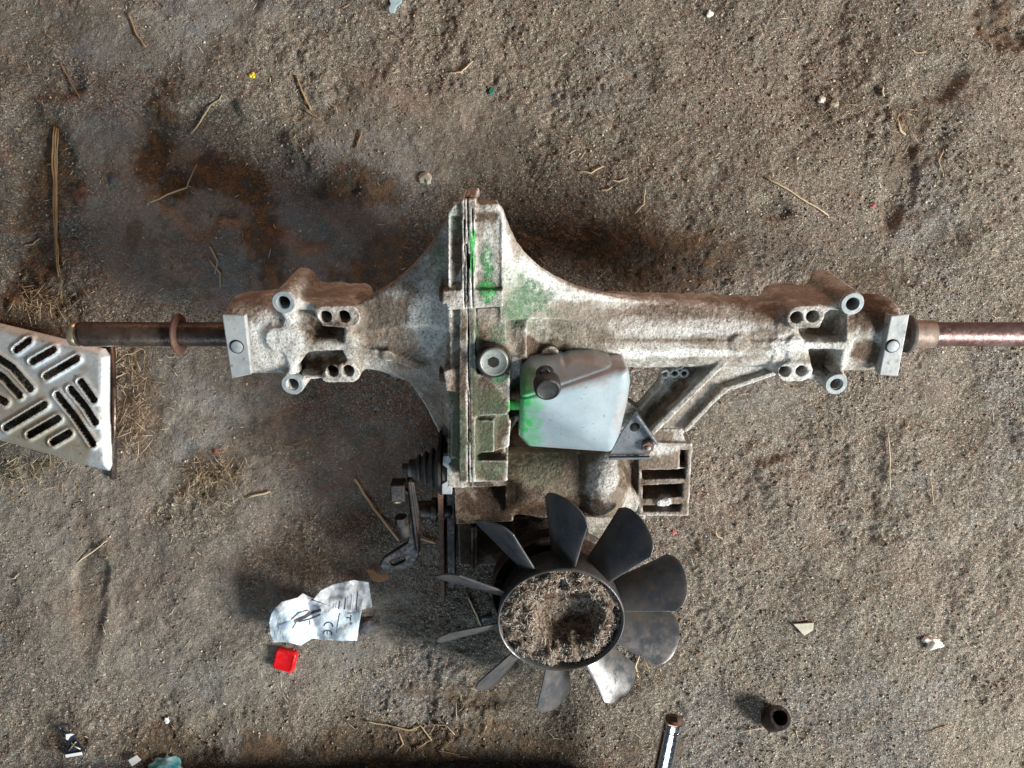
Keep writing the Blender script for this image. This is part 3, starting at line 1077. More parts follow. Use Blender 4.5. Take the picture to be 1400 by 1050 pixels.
# ---- right bosses
for (cx, cy, wt) in ((1165, 415, 0.037), (1143, 525, 0.033)):
    A(cyl(L(cx, cy, wt), 0.0092, -0.030, wt, 0.012), 0.005)
A(wall(L(1092, 434, .036), L(1112, 433, .036), 0.0180, -0.030, 0.036), 0.006)
A(wall(L(1078, 509, .033), L(1096, 509, .033), 0.0165, -0.030, 0.033), 0.005)
A(wall(L(1115, 427, .030), L(1160, 420, .030), 0.008, -0.030, 0.0285), 0.005)
A(wall(L(1160, 425, .033), L(1152, 470, .032), 0.0042, 0.0, 0.033), 0.004)
A(wall(L(1152, 472, .032), L(1148, 516, .030), 0.0042, -0.02, 0.031), 0.004)
A(wall(L(1060, 471, .033), L(1155, 472, .033), 0.0055, 0.0, 0.033), 0.004)
A(wall(L(1085, 475, .031), L(1098, 500, .030), 0.010, -0.01, 0.031), 0.006)
A(wall(L(1100, 514, .028), L(1138, 522, .028), 0.0045, -0.03, 0.027), 0.004)
C(PP([(1127, 436), (1138, 428), (1158, 428), (1151, 462), (1127, 464)], 0.014, 0.045, ref=0.031, rnd=0.001), 0.004)
C(PP([(1108, 480), (1146, 480), (1144, 508), (1132, 514), (1116, 508)], 0.010, 0.045, ref=0.031, rnd=0.001), 0.004)
C(PP([(1095, 452), (1122, 452), (1122, 462), (1100, 463)], 0.014, 0.045, ref=0.031, rnd=0.001), 0.004)
for hx, hy in ((1089, 434), (1111, 433), (1075, 510), (1097, 509)):
    C(cyl(L(hx, hy, 0.036), 0.0047, 0.004, 0.05), 0.001)
for hx, hy in ((1165, 415), (1143, 525)):
    C(cyl(L(hx, hy, 0.036), 0.0052, -0.03, 0.06), 0.001)
# ---- lower gusset of the right half
A(PP([(800, 484), (1072, 486), (1066, 508), (1030, 518), (990, 536), (955, 562), (935, 592), (930, 625), (845, 625), (820, 560)], -0.012, 0.004), 0.003)
C(PP([(862, 512), (902, 515), (912, 530), (908, 545), (880, 576), (866, 566)], -0.03, 0.03, rnd=0.001), 0.002)
A(wall(L(1010, 474, .028), L(884, 600, .022), 0.0052, -0.012, 0.029, wq=0.022), 0.003)
A(wall(L(1068, 508, .010), L(990, 534, .010), 0.004, -0.012, 0.010), 0.003)
A(wall(L(990, 534, .010), L(938, 588, .010), 0.004, -0.012, 0.010), 0.003)
for hx, hy in ((896, 512), (910, 512), (923, 511), (936, 511), (930, 499)):
    A(cyl(L(hx, hy, 0.008), 0.0042, -0.01, 0.0085, e=0.001), 0.001)
    C(cyl(L(hx, hy, 0.008), 0.0022, 0.000, 0.02, e=0.0008), 0.0008)

# ---- thin webs that sweep from the peak down to both tubes
def webp(pts, table, th):
    xs, ws = zip(*table)
    P = np.array([L(x, y, np.interp(x, xs, ws)) for x, y in pts])
    tx = np.array([L(x, 400, w_)[0] for x, w_ in table])

    def fn(X, Y, Z):
        wt = np.interp(X[:, 0, 0], tx, ws).astype(np.float32)[:, None, None]
        d2 = polysdf(X[:, :, 0], Y[:, :, 0], P)[:, :, None]
        return smax(d2, np.maximum(wt - th - Z, Z - wt), 0.002)
    return fn, (P[:, 0].min(), P[:, 1].min(), min(ws) - th), (P[:, 0].max(), P[:, 1].max(), max(ws))


A(webp([(684, 286), (690, 296), (697, 315), (706, 334), (720, 352), (738, 368), (760, 382), (790, 395), (830, 405), (900, 418), (900, 440), (684, 440)], [(684, 0.058), (715, 0.046), (760, 0.037), (820, 0.027), (900, 0.008)], 0.012), 0.008)
A(webp([(616, 292), (606, 308), (594, 328), (578, 348), (560, 368), (540, 386), (518, 400), (495, 412), (495, 450), (616, 450)], [(495, 0.027), (550, 0.036), (590, 0.046), (616, 0.058)], 0.012), 0.007)

# ---- the split line: a tall flange of stepped blocks
A(PP([(612, 292), (620, 279), (682, 279), (689, 294), (688, 420), (612, 424)], 0.020, 0.066, tp=-0.10), 0.003)
A(PP([(605, 398), (688, 396), (688, 420), (612, 424), (610, 416), (605, 416)], -0.03, 0.0695), 0.002)
C(PP([(616, 296), (629, 296), (630, 392), (616, 392)], 0.0625, 0.09, ref=0.066), 0.002)
C(PP([(650, 300), (684, 300), (684, 394), (650, 394)], 0.0645, 0.09, ref=0.066), 0.002)
A(PP([(630, 275), (634, 272), (651, 272), (652, 280), (652, 400), (630, 400)], 0.02, 0.0685), 0.002)
A(PP([(614, 424), (690, 420), (694, 500), (614, 506)], -0.06, 0.056), 0.003)
A(PP([(628, 420), (650, 420), (650, 660), (628, 660)], -0.05, 0.0605), 0.002)
A(PP([(606, 508), (630, 502), (640, 540), (610, 534)], -0.03, 0.058), 0.003)
A(PP([(640, 512), (697, 512), (697, 568), (640, 570)], -0.05, 0.060), 0.003)
A(cyl(L(675, 495, 0.064), 0.0130, 0.0, 0.064), 0.003)
A(PP([(616, 530), (700, 560), (696, 612), (616, 628)], -0.05, 0.046), 0.004)
A(PP([(652, 575), (676, 575), (676, 618), (652, 620)], -0.05, 0.052), 0.004)
A(PP([(612, 600), (690, 600), (692, 665), (612, 668)], -0.055, 0.034), 0.004)
A(PP([(642, 630), (694, 630), (694, 658), (642, 660)], -0.05, 0.047), 0.003)
A(cyl(L(752, 486, 0.042), 0.0072, 0.0, 0.042), 0.004)
A(cylx(L(700, 462, 0.035), 0.016, bx(640), bx(720)), 0.006)
C(PP([(694, 580), (720, 580), (712, 612), (696, 600)], 0.012, 0.08), 0.002)
# seam groove between the halves
C(PP([(639.2, 268), (641, 268), (641, 665), (639.2, 665)], 0.045, 0.09, ref=0.062), 0.0004)
C(PP([(634.5, 300), (636, 300), (636, 640), (634.5, 640)], 0.064, 0.09, ref=0.066), 0.0004)
C(PP([(638.5, 346), (643, 346), (643, 366), (638.5, 366)], 0.060, 0.09, ref=0.066), 0.0006)
C(PP([(645.2, 284), (646.6, 284), (646.6, 640), (645.2, 640)], 0.0645, 0.09, ref=0.067), 0.0004)
C(PP([(650.5, 420), (652, 420), (652, 500), (650.5, 500)], 0.050, 0.09, ref=0.056), 0.0004)
# belly of the differential, resting on the floor
A(ell((bx(660, 0), -0.030, -0.040), (0.050, 0.060, 0.066)), 0.02)


def build(fieldlo, fieldhi, name, clip=None, h=H, mat=M_CAST, bro=0.0, extra=None, cuts=None, lst=None):
    f = Field(fieldlo, fieldhi, h)
    for kind, p, k in (lst if lst is not None else prims):
        if kind == 'a':
            f.add(p, k)
    for kind, p, k in (lst if lst is not None else prims):
        if kind == 'c':
            f.cut(p, k)
    if clip is not None:
        f.S = np.maximum(f.S, clip(f.ax[0][:, None, None], f.ax[1][None, :, None], f.ax[2][None, None, :]))
    V, Q = f.mesh()
    wear_glint, N = edge_wear_glint(V, Q)
    mk = cast_masks(V, bro, wear_glint)
    # sand-cast grain and crusted dirt
    V = V + N * ((fbm(V, 330, 2, 0.7, off=9) - 0.5) * 0.0009 + (fbm(V, 95, 3, 0.6, off=19) - 0.5) * 0.0011)[:, None]
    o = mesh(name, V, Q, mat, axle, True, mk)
    return o


house_l = build((bx(308), -0.135, -0.108), (SEAM + 0.004, 0.135, 0.078), 'axle_housing', lambda X, Y, Z: X - SEAM + 0.0002)
house_l['label'] = 'short half of the casting with bell and four mounting bosses'
house_r = build((SEAM - 0.004, -0.135, -0.108), (bx(1232), 0.135, 0.078), 'axle_housing', lambda X, Y, Z: SEAM + 0.0002 - X)
house_r['label'] = 'long half of the casting with tube, gusset and green paint marks'

# ---- pump housing in front of the axle
pr = []
A2 = lambda p, k=0.003: pr.append(('a', p, k))
C2 = lambda p, k=0.0015: pr.append(('c', p, k))
A2(PP([(645, 625), (880, 622), (880, 708), (645, 708)], -0.05, 0.004, rnd=0.002), 0.004)
A2(PP([(622, 660), (690, 655), (700, 712), (622, 716)], -0.045, 0.020, rnd=0.001), 0.006)
A2(PP([(624, 700), (700, 700), (705, 800), (626, 796)], -0.030, -0.004, rnd=0.001), 0.003)
A2(PP([(644, 722), (652, 722), (652, 790), (644, 790)], -0.02, 0.004), 0.003)
A2(cylx(L(760, 655, 0.006), 0.026, bx(690), bx(800)), 0.008)
A2(ell(L(822, 660, 0.012), (0.024, 0.030, 0.032)), 0.006)
A2(cylx(L(860, 672, 0.0), 0.023, bx(812), bx(878)), 0.006)
A2(cyl(L(852, 690, 0.016), 0.014, -0.03, 0.016), 0.006)
A2(wall(L(735, 660, 0.02), L(735, 715, 0.01), 0.008, -0.03, 0.024, wq=0.006), 0.006)
A2(wall(L(700, 690, 0.02), L(742, 690, 0.01), 0.02, -0.03, 0.016), 0.008)
A2(PP([(690, 690), (860, 690), (840, 760), (700, 780)], -0.035, -0.008, rnd=0.002), 0.004)
A2(PP([(845, 590), (900, 588), (928, 575), (938, 607), (945, 608), (945, 612), (928, 640), (870, 640)], -0.03, 0.006), 0.004)
A2(PP([(874, 606), (946, 608), (940, 705), (874, 705)], -0.03, 0.010, rnd=0.0008), 0.002)
C2(PP([(930, 616), (940, 616), (939, 640), (930, 640)], -0.012, 0.05, ref=0.010), 0.002)
C2(PP([(878, 644), (938, 642), (937, 655), (878, 656)], -0.014, 0.05, ref=0.010), 0.002)
C2(PP([(879, 664), (934, 662), (933, 680), (879, 683)], -0.014, 0.05, ref=0.010), 0.002)
C2(PP([(879, 692), (932, 690), (930, 700), (879, 701)], -0.010, 0.05, ref=0.010), 0.002)
A2(cyl(L(907, 689, 0.013), 0.0062, -0.02, 0.013), 0.002)
A2(cyl(L(908, 668, 0.004), 0.0062, -0.02, 0.004), 0.003)
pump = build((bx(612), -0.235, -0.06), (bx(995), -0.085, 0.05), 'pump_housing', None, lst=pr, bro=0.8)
pump['label'] = 'brown stained pump housing behind the fan'

# ---- machined boss sleeves
for (cx, cy, wt) in ((388, 413, 0.037), (400, 525, 0.033), (1165, 415, 0.037), (1143, 525, 0.033)):
    c = L(cx, cy, wt)
    v, f = lathe([(-0.030, 0.0050), (0.0006, 0.0050), (0.0010, 0.0054), (0.0010, 0.0084), (0.0004, 0.0089), (-0.004, 0.0089)], c, (0, 0, 1), 32, caps=False)
    sharp(mesh('boss_sleeve', v, f, M_MACH, axle))
    v, f = lathe([(-0.0303, 0.0051), (-0.030, 0.0051)], c, (0, 0, 1), 24)
    mesh('bore_bottom', v, f, M_DARK, axle)

# ---- axle shafts
axd = (1, 0, 0)
x0, x1 = bx(97, 0), bx(330, 0)
v, f = lathe([(x0 + 0.0000, 0.0075), (x0 + 0.0012, 0.0098), (x0 + 0.0075, 0.0098), (x0 + 0.008, 0.0088), (x0 + 0.0105, 0.0088), (x0 + 0.011, 0.0103), (x0 + 0.06, 0.0103), (x0 + 0.061, 0.0101), (x1, 0.0101)], (0, 0, 0), axd, 40)
sh = sharp(mesh('axle_shaft', v, f, M_SHAFT, axle), 30)
sh['label'] = 'short dark rusty axle shaft with a ringed end'
v, f = lathe([(x0 + 0.0013, 0.00985), (x0 + 0.0018, 0.0101), (x0 + 0.0064, 0.0101), (x0 + 0.0069, 0.00985)], (0, 0, 0), axd, 40, caps=False)
mesh('end_ring', v, f, M_BRONZE, sh)
xw = bx(243, 0)
v, f = lathe([(xw, 0.0102), (xw, 0.0165), (xw + 0.0008, 0.0172), (xw + 0.0020, 0.0172), (xw + 0.0028, 0.0160), (xw + 0.003, 0.0102)], (0, 0, 0), axd, 48, caps=False)
o = sharp(mesh('thrust_washer', v, f, M_RUST, axle), 40)
xa, xb = bx(1215, 0), bx(1480, 0)
v, f = lathe([(xa, 0.0105), (bx(1243, 0), 0.0115), (bx(1268, 0), 0.0115), (bx(1273, 0), 0.0108), (bx(1276, 0), 0.0101), (xb, 0.0101)], (0, 0, 0), axd, 40)
sh2 = sharp(mesh('axle_shaft', v, f, M_SHAFTP, axle), 30)
sh2['label'] = 'long copper brown axle shaft with a stepped collar'
v, f = lathe([(bx(1236, 0), 0.0112), (bx(1236, 0), 0.0150), (bx(1243, 0), 0.0158), (bx(1246, 0), 0.0120)], (0, 0, 0), axd, 40, caps=False)
mesh('oil_seal', v, f, M_RUBBER, axle)
v, f = lathe([(bx(1244, 0), 0.0117), (bx(1247, 0), 0.0116), (bx(1270, 0), 0.0116), (bx(1274, 0), 0.0118)], (0, 0, 0), axd, 40, caps=False)
mesh('bearing_collar', v, f, mat_simple('dusty_collar', (0.20, 0.14, 0.11), (0.36, 0.30, 0.25), 0.55, 0.3, 50, 300, 0.0004, (0.34, 0.20, 0.14)), sh2)


# ---- zinc straps over the bearing ends
def strap(pts, hole, ledge_left, label):
    wl = 0.0375
    top = [L(x, y, wl) for x, y in pts]
    bot = [p - np.array([0, 0, 0.0022]) for p in top]
    v, f = prism(bot, top)
    parts = [(v, f)]
    # a turned-down lip along both long edges
    n = len(pts)
    for i, j, hgt in ((0, 3, 0.010), (1, 2, 0.006)):
        p, q = top[i], top[j]
        cm = (top[0] + top[1] + top[2] + top[3]) / 4
        inn = cm - (p + q) / 2
        inn[2] = 0
        d = (q - p) / np.linalg.norm(q - p)
        inn -= d * inn.dot(d)
        inn /= np.linalg.norm(inn)
        t = [p, q, q + inn * 0.0022, p + inn * 0.0022]
        dn = np.array([0, 0, 1.0])
        parts.append(prism([a - dn * hgt for a in t], [a - dn * 0.0022 for a in t]))
    v, f = joinm(parts)
    o = bevel(mesh('bearing_strap', v, f, M_ZINC, axle, False), 0.0011, 3)
    o['label'] = label
    c = L(hole[0], hole[1], wl)
    v, f = lathe([(0.0001, 0.0048), (0.0009, 0.0048), (0.0013, 0.0042)], c, (0, 0, 1), 20)
    mesh('locating_pin', v, f, M_MACH, o)
    v, f = lathe([(0.0001, 0.0056), (0.0005, 0.0056)], c, (0, 0, 1), 24)
    mesh('pin_recess', v, f, M_DARK, o)
    # raised rib
    a, b = (top[0] + top[1]) / 2, (top[2] + top[3]) / 2
    return o


strap([(303, 430), (335, 431), (344, 512), (316, 518)], (324, 474), True, 'zinc strap over the short end of the casting')
strap([(1218, 432), (1244, 429), (1228, 515), (1202, 513)], (1220, 473), False, 'zinc strap over the long end of the casting')

# ---- filler plug with hex socket
c = L(675, 493, 0.065)
v, f = lathe([(-0.002, 0.0112), (0.003, 0.0112), (0.0038, 0.0106), (0.0040, 0.0098), (0.0034, 0.0090), (0.0034, 0.0042)], c, (0, 0, 1), 36, caps=False)
plug = sharp(mesh('drain_plug', v, f, mat_simple('dull_plug', (0.20, 0.21, 0.19), (0.30, 0.31, 0.28), 0.55, 0.3, 90, 400, 0.0004, (0.10, 0.22, 0.10)), axle), 45)
v, f = lathe([(0.0037, 0.0044), (-0.003, 0.0044)], c, (0, 0, 1), 6)
mesh('hex_socket', v, f, M_DARK, plug, False)
v, f = lathe([(-0.001, 0.0135), (0.0006, 0.0135), (0.0010, 0.0125)], c, (0, 0, 1), 32)
mesh('sealing_washer', v, f, M_DKSTEEL, plug)


# ---- white oil tank
def plane3(a, b, c):
    n = np.cross(b - a, c - a)
    n /= np.linalg.norm(n)
    if n[2] < 0:
        n = -n
    return n, n.dot(a)


out = [(711, 516), (720, 505), (764, 501), (768, 492), (780, 487), (812, 487), (846, 496), (860, 509), (864, 529), (861, 563), (850, 612), (838, 632), (720, 640), (709, 624)]
WT = 0.072
f = Field((bx(700), -0.11, -0.01), (bx(875), 0.02, 0.09), 0.0009)
op = np.array([L(x, y, 0.045 + 0.02 * (y > 500)) for x, y in out])[:, :2]
oc = op.mean(0)
f.add(polyp(oc + (op - oc) * 0.90, 0.0, 0.085, rnd=0.0045), 0.001)
sa, sb, smid = L(745, 540, WT), L(862, 507, WT - 0.006), L(800, 526, WT)
planes = [plane3(sa, sb, L(790, 486, 0.050)), plane3(sa, sb, L(836, 615, 0.056)), plane3(L(728, 556, 0.0675), L(834, 612, 0.057), L(715, 622, 0.024)), plane3(L(861, 512, 0.064), L(842, 606, 0.054), L(866, 560, 0.040))]
X, Y, Z = f.ax[0][:, None, None], f.ax[1][None, :, None], f.ax[2][None, None, :]
for n_, d_ in planes:
    f.S = smax(f.S, (X * n_[0] + Y * n_[1] + Z * n_[2] - d_).astype(np.float32), 0.005)
# round every outer corner and leave a moulded seam
pa, pb = L(705, 551, WT), L(870, 504, WT)
ex, ey = (pb - pa)[:2] / np.linalg.norm((pb - pa)[:2])
seam = -(X - pa[0]) * ey + (Y - pa[1]) * ex - 0.0012
f.S = (f.S + 0.0010 * np.exp(-(seam / 0.0009) ** 2)).astype(np.float32)
V, Q = f.mesh()
px, py = to_px(to_world(V))
n1 = fbm(V, 70, 4, 0.6)
g = blobs(px, py, [(714, 555, 14, 48, 0, 1.0), (722, 575, 26, 40, 0, 0.6), (722, 510, 14, 12, 0, 0.5)], n1)
b = blobs(px, py, [(800, 505, 75, 26, -12, 0.5), (735, 515, 40, 22, 0, 0.6), (850, 570, 12, 40, 10, 0.5), (760, 616, 60, 8, 0, 0.35)], n1)
tank = mesh('oil_tank', V, Q, M_TANK, axle, True, np.stack([g, b, g * 0, g * 0 + 1], -1))
tank['label'] = 'white plastic oil tank smeared with green paint'
c = L(748, 527, 0.080)
ax_ = np.array([0.08, -0.25, 1.0])
v, fq = lathe([(-0.016, 0.0070), (-0.003, 0.0070)], c, ax_, 24)
mesh('filler_neck', v, fq, M_BLACK, tank)
prof = [(-0.006, 0.0090), (-0.0045, 0.0100), (0.004, 0.0100), (0.0058, 0.0092), (0.0062, 0.0080), (0.0054, 0.0070)]
v, fq = lathe(prof, c, ax_, 36)
cap = sharp(mesh('tank_cap', v, fq, M_BLACK, tank), 50)
tp = [L(745 + 6 * math.sin(t), 511 + 8 * math.cos(t), 0.078) for t in np.linspace(0, 6.28, 16)]
v, fq = tube(tp, 0.0012, 6)
mesh('cap_tether', v, fq, M_BLACK, tank)
v, fq = lathe([(0, 0.0042), (0.006, 0.0042), (0.0065, 0.0056), (0.009, 0.0056), (0.0095, 0.0042), (0.022, 0.0042)], L(695, 539, 0.050), (1, 0, 0), 20)
mesh('hose_fitting', v, fq, M_RUST, tank)
v, fq = lathe([(0, 0.0050), (0.012, 0.0050)], L(697, 552, 0.050), (1, 0, 0), 20)
mesh('hose_stub', v, fq, mat_simple('green_painted_hose', (0.05, 0.30, 0.06), (0.10, 0.40, 0.10), 0.6), tank)

# ---- dark bracket beside the tank
wl = 0.030
pts = [(870, 563), (899, 603), (888, 622), (832, 623), (852, 588)]
top = [L(x, y, wl) for x, y in pts]
v, f = prism([p - np.array([0, 0, 0.0025]) for p in top], top)
parts = [(v, f)]
for i, j in ((0, 1), (2, 3)):
    p, q = top[i], top[j]
    d = (q - p) / np.linalg.norm(q - p)
    s = np.array([-d[1], d[0], 0]) * 0.0022
    if i == 0:
        s = -s if s[0] > 0 else s
    t = [p, q, q + s, p + s]
    hgt = 0.006 if i == 0 else 0.004
    parts.append(prism([a + np.array([0, 0, 0.0001]) for a in t], [a + np.array([0, 0, hgt]) for a in t]))
v, f = joinm(parts)
M_BRK = mat_simple('grey_bracket', (0.10, 0.11, 0.12), (0.17, 0.18, 0.19), 0.5, 0.4, 60, 300, 0.0004, (0.08, 0.05, 0.035))
brk = bevel(mesh('tank_bracket', v, f, M_BRK, axle, False), 0.0005)
v, f = lathe([(0.0, 0.0040), (0.0003, 0.0040)], L(868, 584, wl), (0, 0, 1), 20)
mesh('bracket_hole', v, f, M_DARK, brk)
v, f = hexm(L(885, 609, wl), (0, 0, 1), 0.0055, 0.0045)
bolt = bevel(mesh('bolt', v, f, M_RUST, brk, False), 0.0005)
v, f = lathe([(0.0045, 0.0022), (0.0060, 0.0020)], L(885, 609, wl), (0, 0, 1), 14)
mesh('bolt_stud', v, f, M_MACH, brk)

# ---- pulley, shaft, fan
FW = 0.078
FK = 1.055
fc = L(767, 850, FW)                          # centre of the hub's rim
v, f = lathe([(-0.055, 0.050), (-0.055, 0.058), (-0.0525, 0.0605), (-0.0515, 0.0595), (-0.046, 0.0495), (-0.0455, 0.0495), (-0.040, 0.0595), (-0.039, 0.0605), (-0.0370, 0.0590), (-0.0380, 0.046), (-0.043, 0.040), (-0.043, 0.016), (-0.030, 0.014)], fc, (0, 0, 1), 64)
pul = sharp(mesh('belt_pulley', v, f, mat_simple('rusty_pulley', (0.030, 0.022, 0.018), (0.085, 0.048, 0.032), 0.45, 0.5, 50, 300, 0.0005, (0.15, 0.075, 0.045)), axle), 40)
pul['label'] = 'dark rusty belt pulley under the fan'
v, f = lathe([(-0.11, 0.0085), (-0.033, 0.0085)], fc, (0, 0, 1), 24)
mesh('input_shaft', v, f, M_SHAFT, axle)
# hub: an open cup
hp = [(-0.034, 0.018), (-0.034, 0.045), (-0.031, 0.0490), (-0.002, 0.0518), (0.0, 0.0516), (0.0006, 0.0508), (0.0, 0.0498), (-0.003, 0.0490), (-0.028, 0.0470), (-0.028, 0.018)]
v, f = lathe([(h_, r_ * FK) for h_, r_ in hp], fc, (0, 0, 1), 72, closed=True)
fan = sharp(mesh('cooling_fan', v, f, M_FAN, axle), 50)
fan['label'] = 'ten bladed dark grey plastic cooling fan packed with dry clippings'


def blade_mesh():
    nr, nc = 16, 12
    r0, r1 = 0.0490 * FK, 0.113
    P = []
    for i in range(nr):
        t = i / (nr - 1)
        r = r0 + (r1 - r0) * t
        ch = 0.030 + 0.024 * t
        # rounded tip corners
        le, te = -0.5, 0.5
        for j in range(nc):
            s = j / (nc - 1)
            P.append((r, (s - 0.5) * ch, s, t))
    V = []
    beta = R(-48)
    for (r, c, s, t) in P:
        e = abs(s - 0.5) * 2
        rr = r - (0.009 * max(0, e) ** 4.5) * (t ** 3)
        if s < 0.5:
            rr -= 0.006 * t ** 2 * (0.5 - s) * 2
        tw = beta + R(7) * t
        cam_ = 0.0030 * (1 - e * e)
        tt = c * math.cos(tw) - cam_ * math.sin(tw)
        zz = c * math.sin(tw) + cam_ * math.cos(tw)
        ang = tt / r * 0.92
        V.append((rr * math.cos(ang), rr * math.sin(ang), zz - 0.0165))
    F = []
    for i in range(nr - 1):
        for j in range(nc - 1):
            a = i * nc + j
            F.append((a, a + nc, a + nc + 1, a + 1))
    return V, F


BV, BF = blade_mesh()
bme = None
px_a = [(902, 735), ]
for k in range(10):
    if bme is None:
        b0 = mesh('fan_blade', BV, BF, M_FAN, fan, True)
        so = b0.modifiers.new('thickness', 'SOLIDIFY')
        so.thickness = 0.0017
        so.offset = 0
        bv = b0.modifiers.new('bevel', 'BEVEL')
        bv.width = 0.0005
        bv.segments = 2
        bme = b0
        o = b0
    else:
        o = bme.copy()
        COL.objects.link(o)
    o.parent = fan
    o.location = fc
    o.rotation_euler = (R(random.uniform(-0.8, 0.8)), R(random.uniform(-0.8, 0.8)), R(16 + 36 * k))

# packed clippings in the hub
nr_, na_ = 36, 120
V, F = [], []
for i in range(nr_ + 1):
    r = 0.0488 * FK * i / nr_
    for k in range(na_):
        a = 2 * math.pi * k / na_
        V.append((r * math.cos(a), r * math.sin(a), 0))
V = np.array(V)
hx_, hy_ = V[:, 0] - 0.006, V[:, 1] - 0.002
rp = np.hypot(hx_ / 1.10, hy_) / 0.0275 + (fbm(V, 90, 3, off=5) - 0.5) * 0.3
V[:, 2] = -0.003 - 0.0215 * (1 - sstep(0.75, 1.12, rp)) + (fbm(V, 110, 4, 0.7) - 0.5) * (0.006 + 0.013 * sstep(0.7, 1.1, rp)) - 0.004 * sstep(0.042, 0.0512, np.hypot(V[:, 0], V[:, 1]))
V[:, 2] += 0.003 * sstep(0.010, -0.04, V[:, 0])
F = []
for i in range(nr_):
    for k in range(na_):
        k2 = (k + 1) % na_
        F.append((i * na_ + k, (i + 1) * na_ + k, (i + 1) * na_ + k2, i * na_ + k2))
t = NT('clippings_bed')
n2 = t.noise(260, 4, 0.75)
n1 = t.noise(60, 4, 0.7, off=2.0)
col = t.mix(t.ramp(n2, 0.35, 0.65), (0.060, 0.036, 0.024), (0.32, 0.265, 0.21))
col = t.mix(t.ramp(n1, 0.5, 0.68), col, (0.10, 0.06, 0.04))
M_BED = t.done(col, 0.95, 0, t.bump(n2, 0.004, 1.0), 0.2)
WV = to_world(V + fc)
bed = mesh('packed_clippings', WV, F, M_BED)
tag(bed, 'dry grass clippings packed in the fan hub round a dark hollow', 'grass clippings', None, 'stuff')
n = 3200
rr = 0.0485 * FK * np.sqrt(RNG.random(n))
aa = RNG.uniform(0, 6.28, n)
Px, Py = rr * np.cos(aa), rr * np.sin(aa)
P0 = np.stack([Px, Py, Px * 0], 1)
rp = np.hypot((Px - 0.006) / 1.1, Py - 0.002) / 0.0275 + (fbm(P0, 90, 3, off=5) - 0.5) * 0.3
keep = ((rp > 0.95) | (RNG.random(n) < 0.22)) & (fbm(P0, 70, 2, off=22) + 0.25 * RNG.random(n) > 0.50)
Pz = -0.003 - 0.0215 * (1 - sstep(0.75, 1.12, rp)) + (fbm(P0, 110, 4, 0.7) - 0.5) * (0.006 + 0.013 * sstep(0.7, 1.1, rp)) - 0.004 * sstep(0.042, 0.0512, rr) + 0.003 * sstep(0.010, -0.04, Px) + 0.0006
P0[:, 2] = Pz
slivers('clipping_flakes', 'loose straw coloured flakes on top of the clippings in the fan hub', 'grass clippings', M_PACK,
        to_world(P0[keep] + fc), 0.0010 + 0.0065 * RNG.random(keep.sum()) ** 2.2, RNG.uniform(0.0004, 0.0013, keep.sum()), 0.5)

# ---- flat pale plate peeping out behind the fan
top = [L(x, y, 0.006) for x, y in ((800, 706), (852, 706), (846, 722), (826, 745), (806, 738))]
v, f = prism([p - np.array([0, 0, 0.003]) for p in top], top)
bevel(mesh('cover_plate', v, f, M_CAST, axle, False), 0.0005)

# ---- rubber boot and linkage on the left
yc, wc = 640, 0.010
c = L(600, yc, wc)
prof = []
xs0 = bx(538, wc) - c[0]
prof += [(xs0, 0.0030), (xs0 + 0.001, 0.0042), (xs0 + 0.006, 0.0042), (xs0 + 0.0065, 0.0078), (xs0 + 0.011, 0.0082)]
for k in range(4):
    a = xs0 + 0.0125 + k * 0.0060
    r = 0.0115 + k * 0.0030
    prof += [(a, r - 0.0032), (a + 0.0012, r), (a + 0.0034, r + 0.0008), (a + 0.0046, r - 0.0022)]
prof += [(bx(600, wc) - c[0], 0.0190), (bx(601, wc) - c[0], 0.0225), (bx(606, wc) - c[0], 0.0225)]
v, f = lathe(prof, c, (1, 0, 0), 40)
boot = sharp(mesh('rubber_boot', v, f, M_RUBBER, axle), 60)
# thin round plate behind the boot
v, f = lathe([(0, 0.030), (0.0022, 0.030)], L(603, 630, 0.004), (1, 0, 0), 40)
pl = sharp(mesh('boot_flange', v, f, M_DKSTEEL, axle), 40)
# bent clip
cpts = [(617, 622), (606, 624), (605, 636), (611, 640), (611, 658), (604, 662), (604, 676), (618, 676)]
top = [L(x, y, 0.034) for x, y in cpts]
v, f = prism([p - np.array([0, 0, 0.006]) for p in top], top)
bevel(mesh('steel_clip', v, f, M_ZINC, axle, False), 0.0006)['label'] = 'small bright steel clip against the boot'
# upright plate seen on edge
ax0 = L(602, 670, 0.014)
bx1 = L(602, 826, 0.0)
top = [L(598, 672, 0.014), L(606, 672, 0.014), L(608, 822, 0.0), L(603, 826, 0.0)]
v, f = prism([p - np.array([0, 0, 0.030]) for p in top], top)
o = bevel(mesh('side_plate', v, f, M_RUST, axle, False), 0.0006)
o['label'] = 'rusty upright plate seen on edge'
top = [L(610, 668, 0.006), L(622, 668, 0.006), L(622, 800, -0.006), L(612, 806, -0.006)]
v, f = prism([p - np.array([0, 0, 0.020]) for p in top], top)
bevel(mesh('side_plate', v, f, M_DKSTEEL, axle, False), 0.0006)
# cross shaft
v, f = lathe([(0, 0.0085), (0.012, 0.0085), (0.0125, 0.0115), (0.017, 0.0115), (0.0172, 0.008), (0.030, 0.008)], L(572, 697, 0.000), (1, 0, 0), 28)
sharp(mesh('cross_shaft', v, f, M_DKSTEEL, axle), 40)
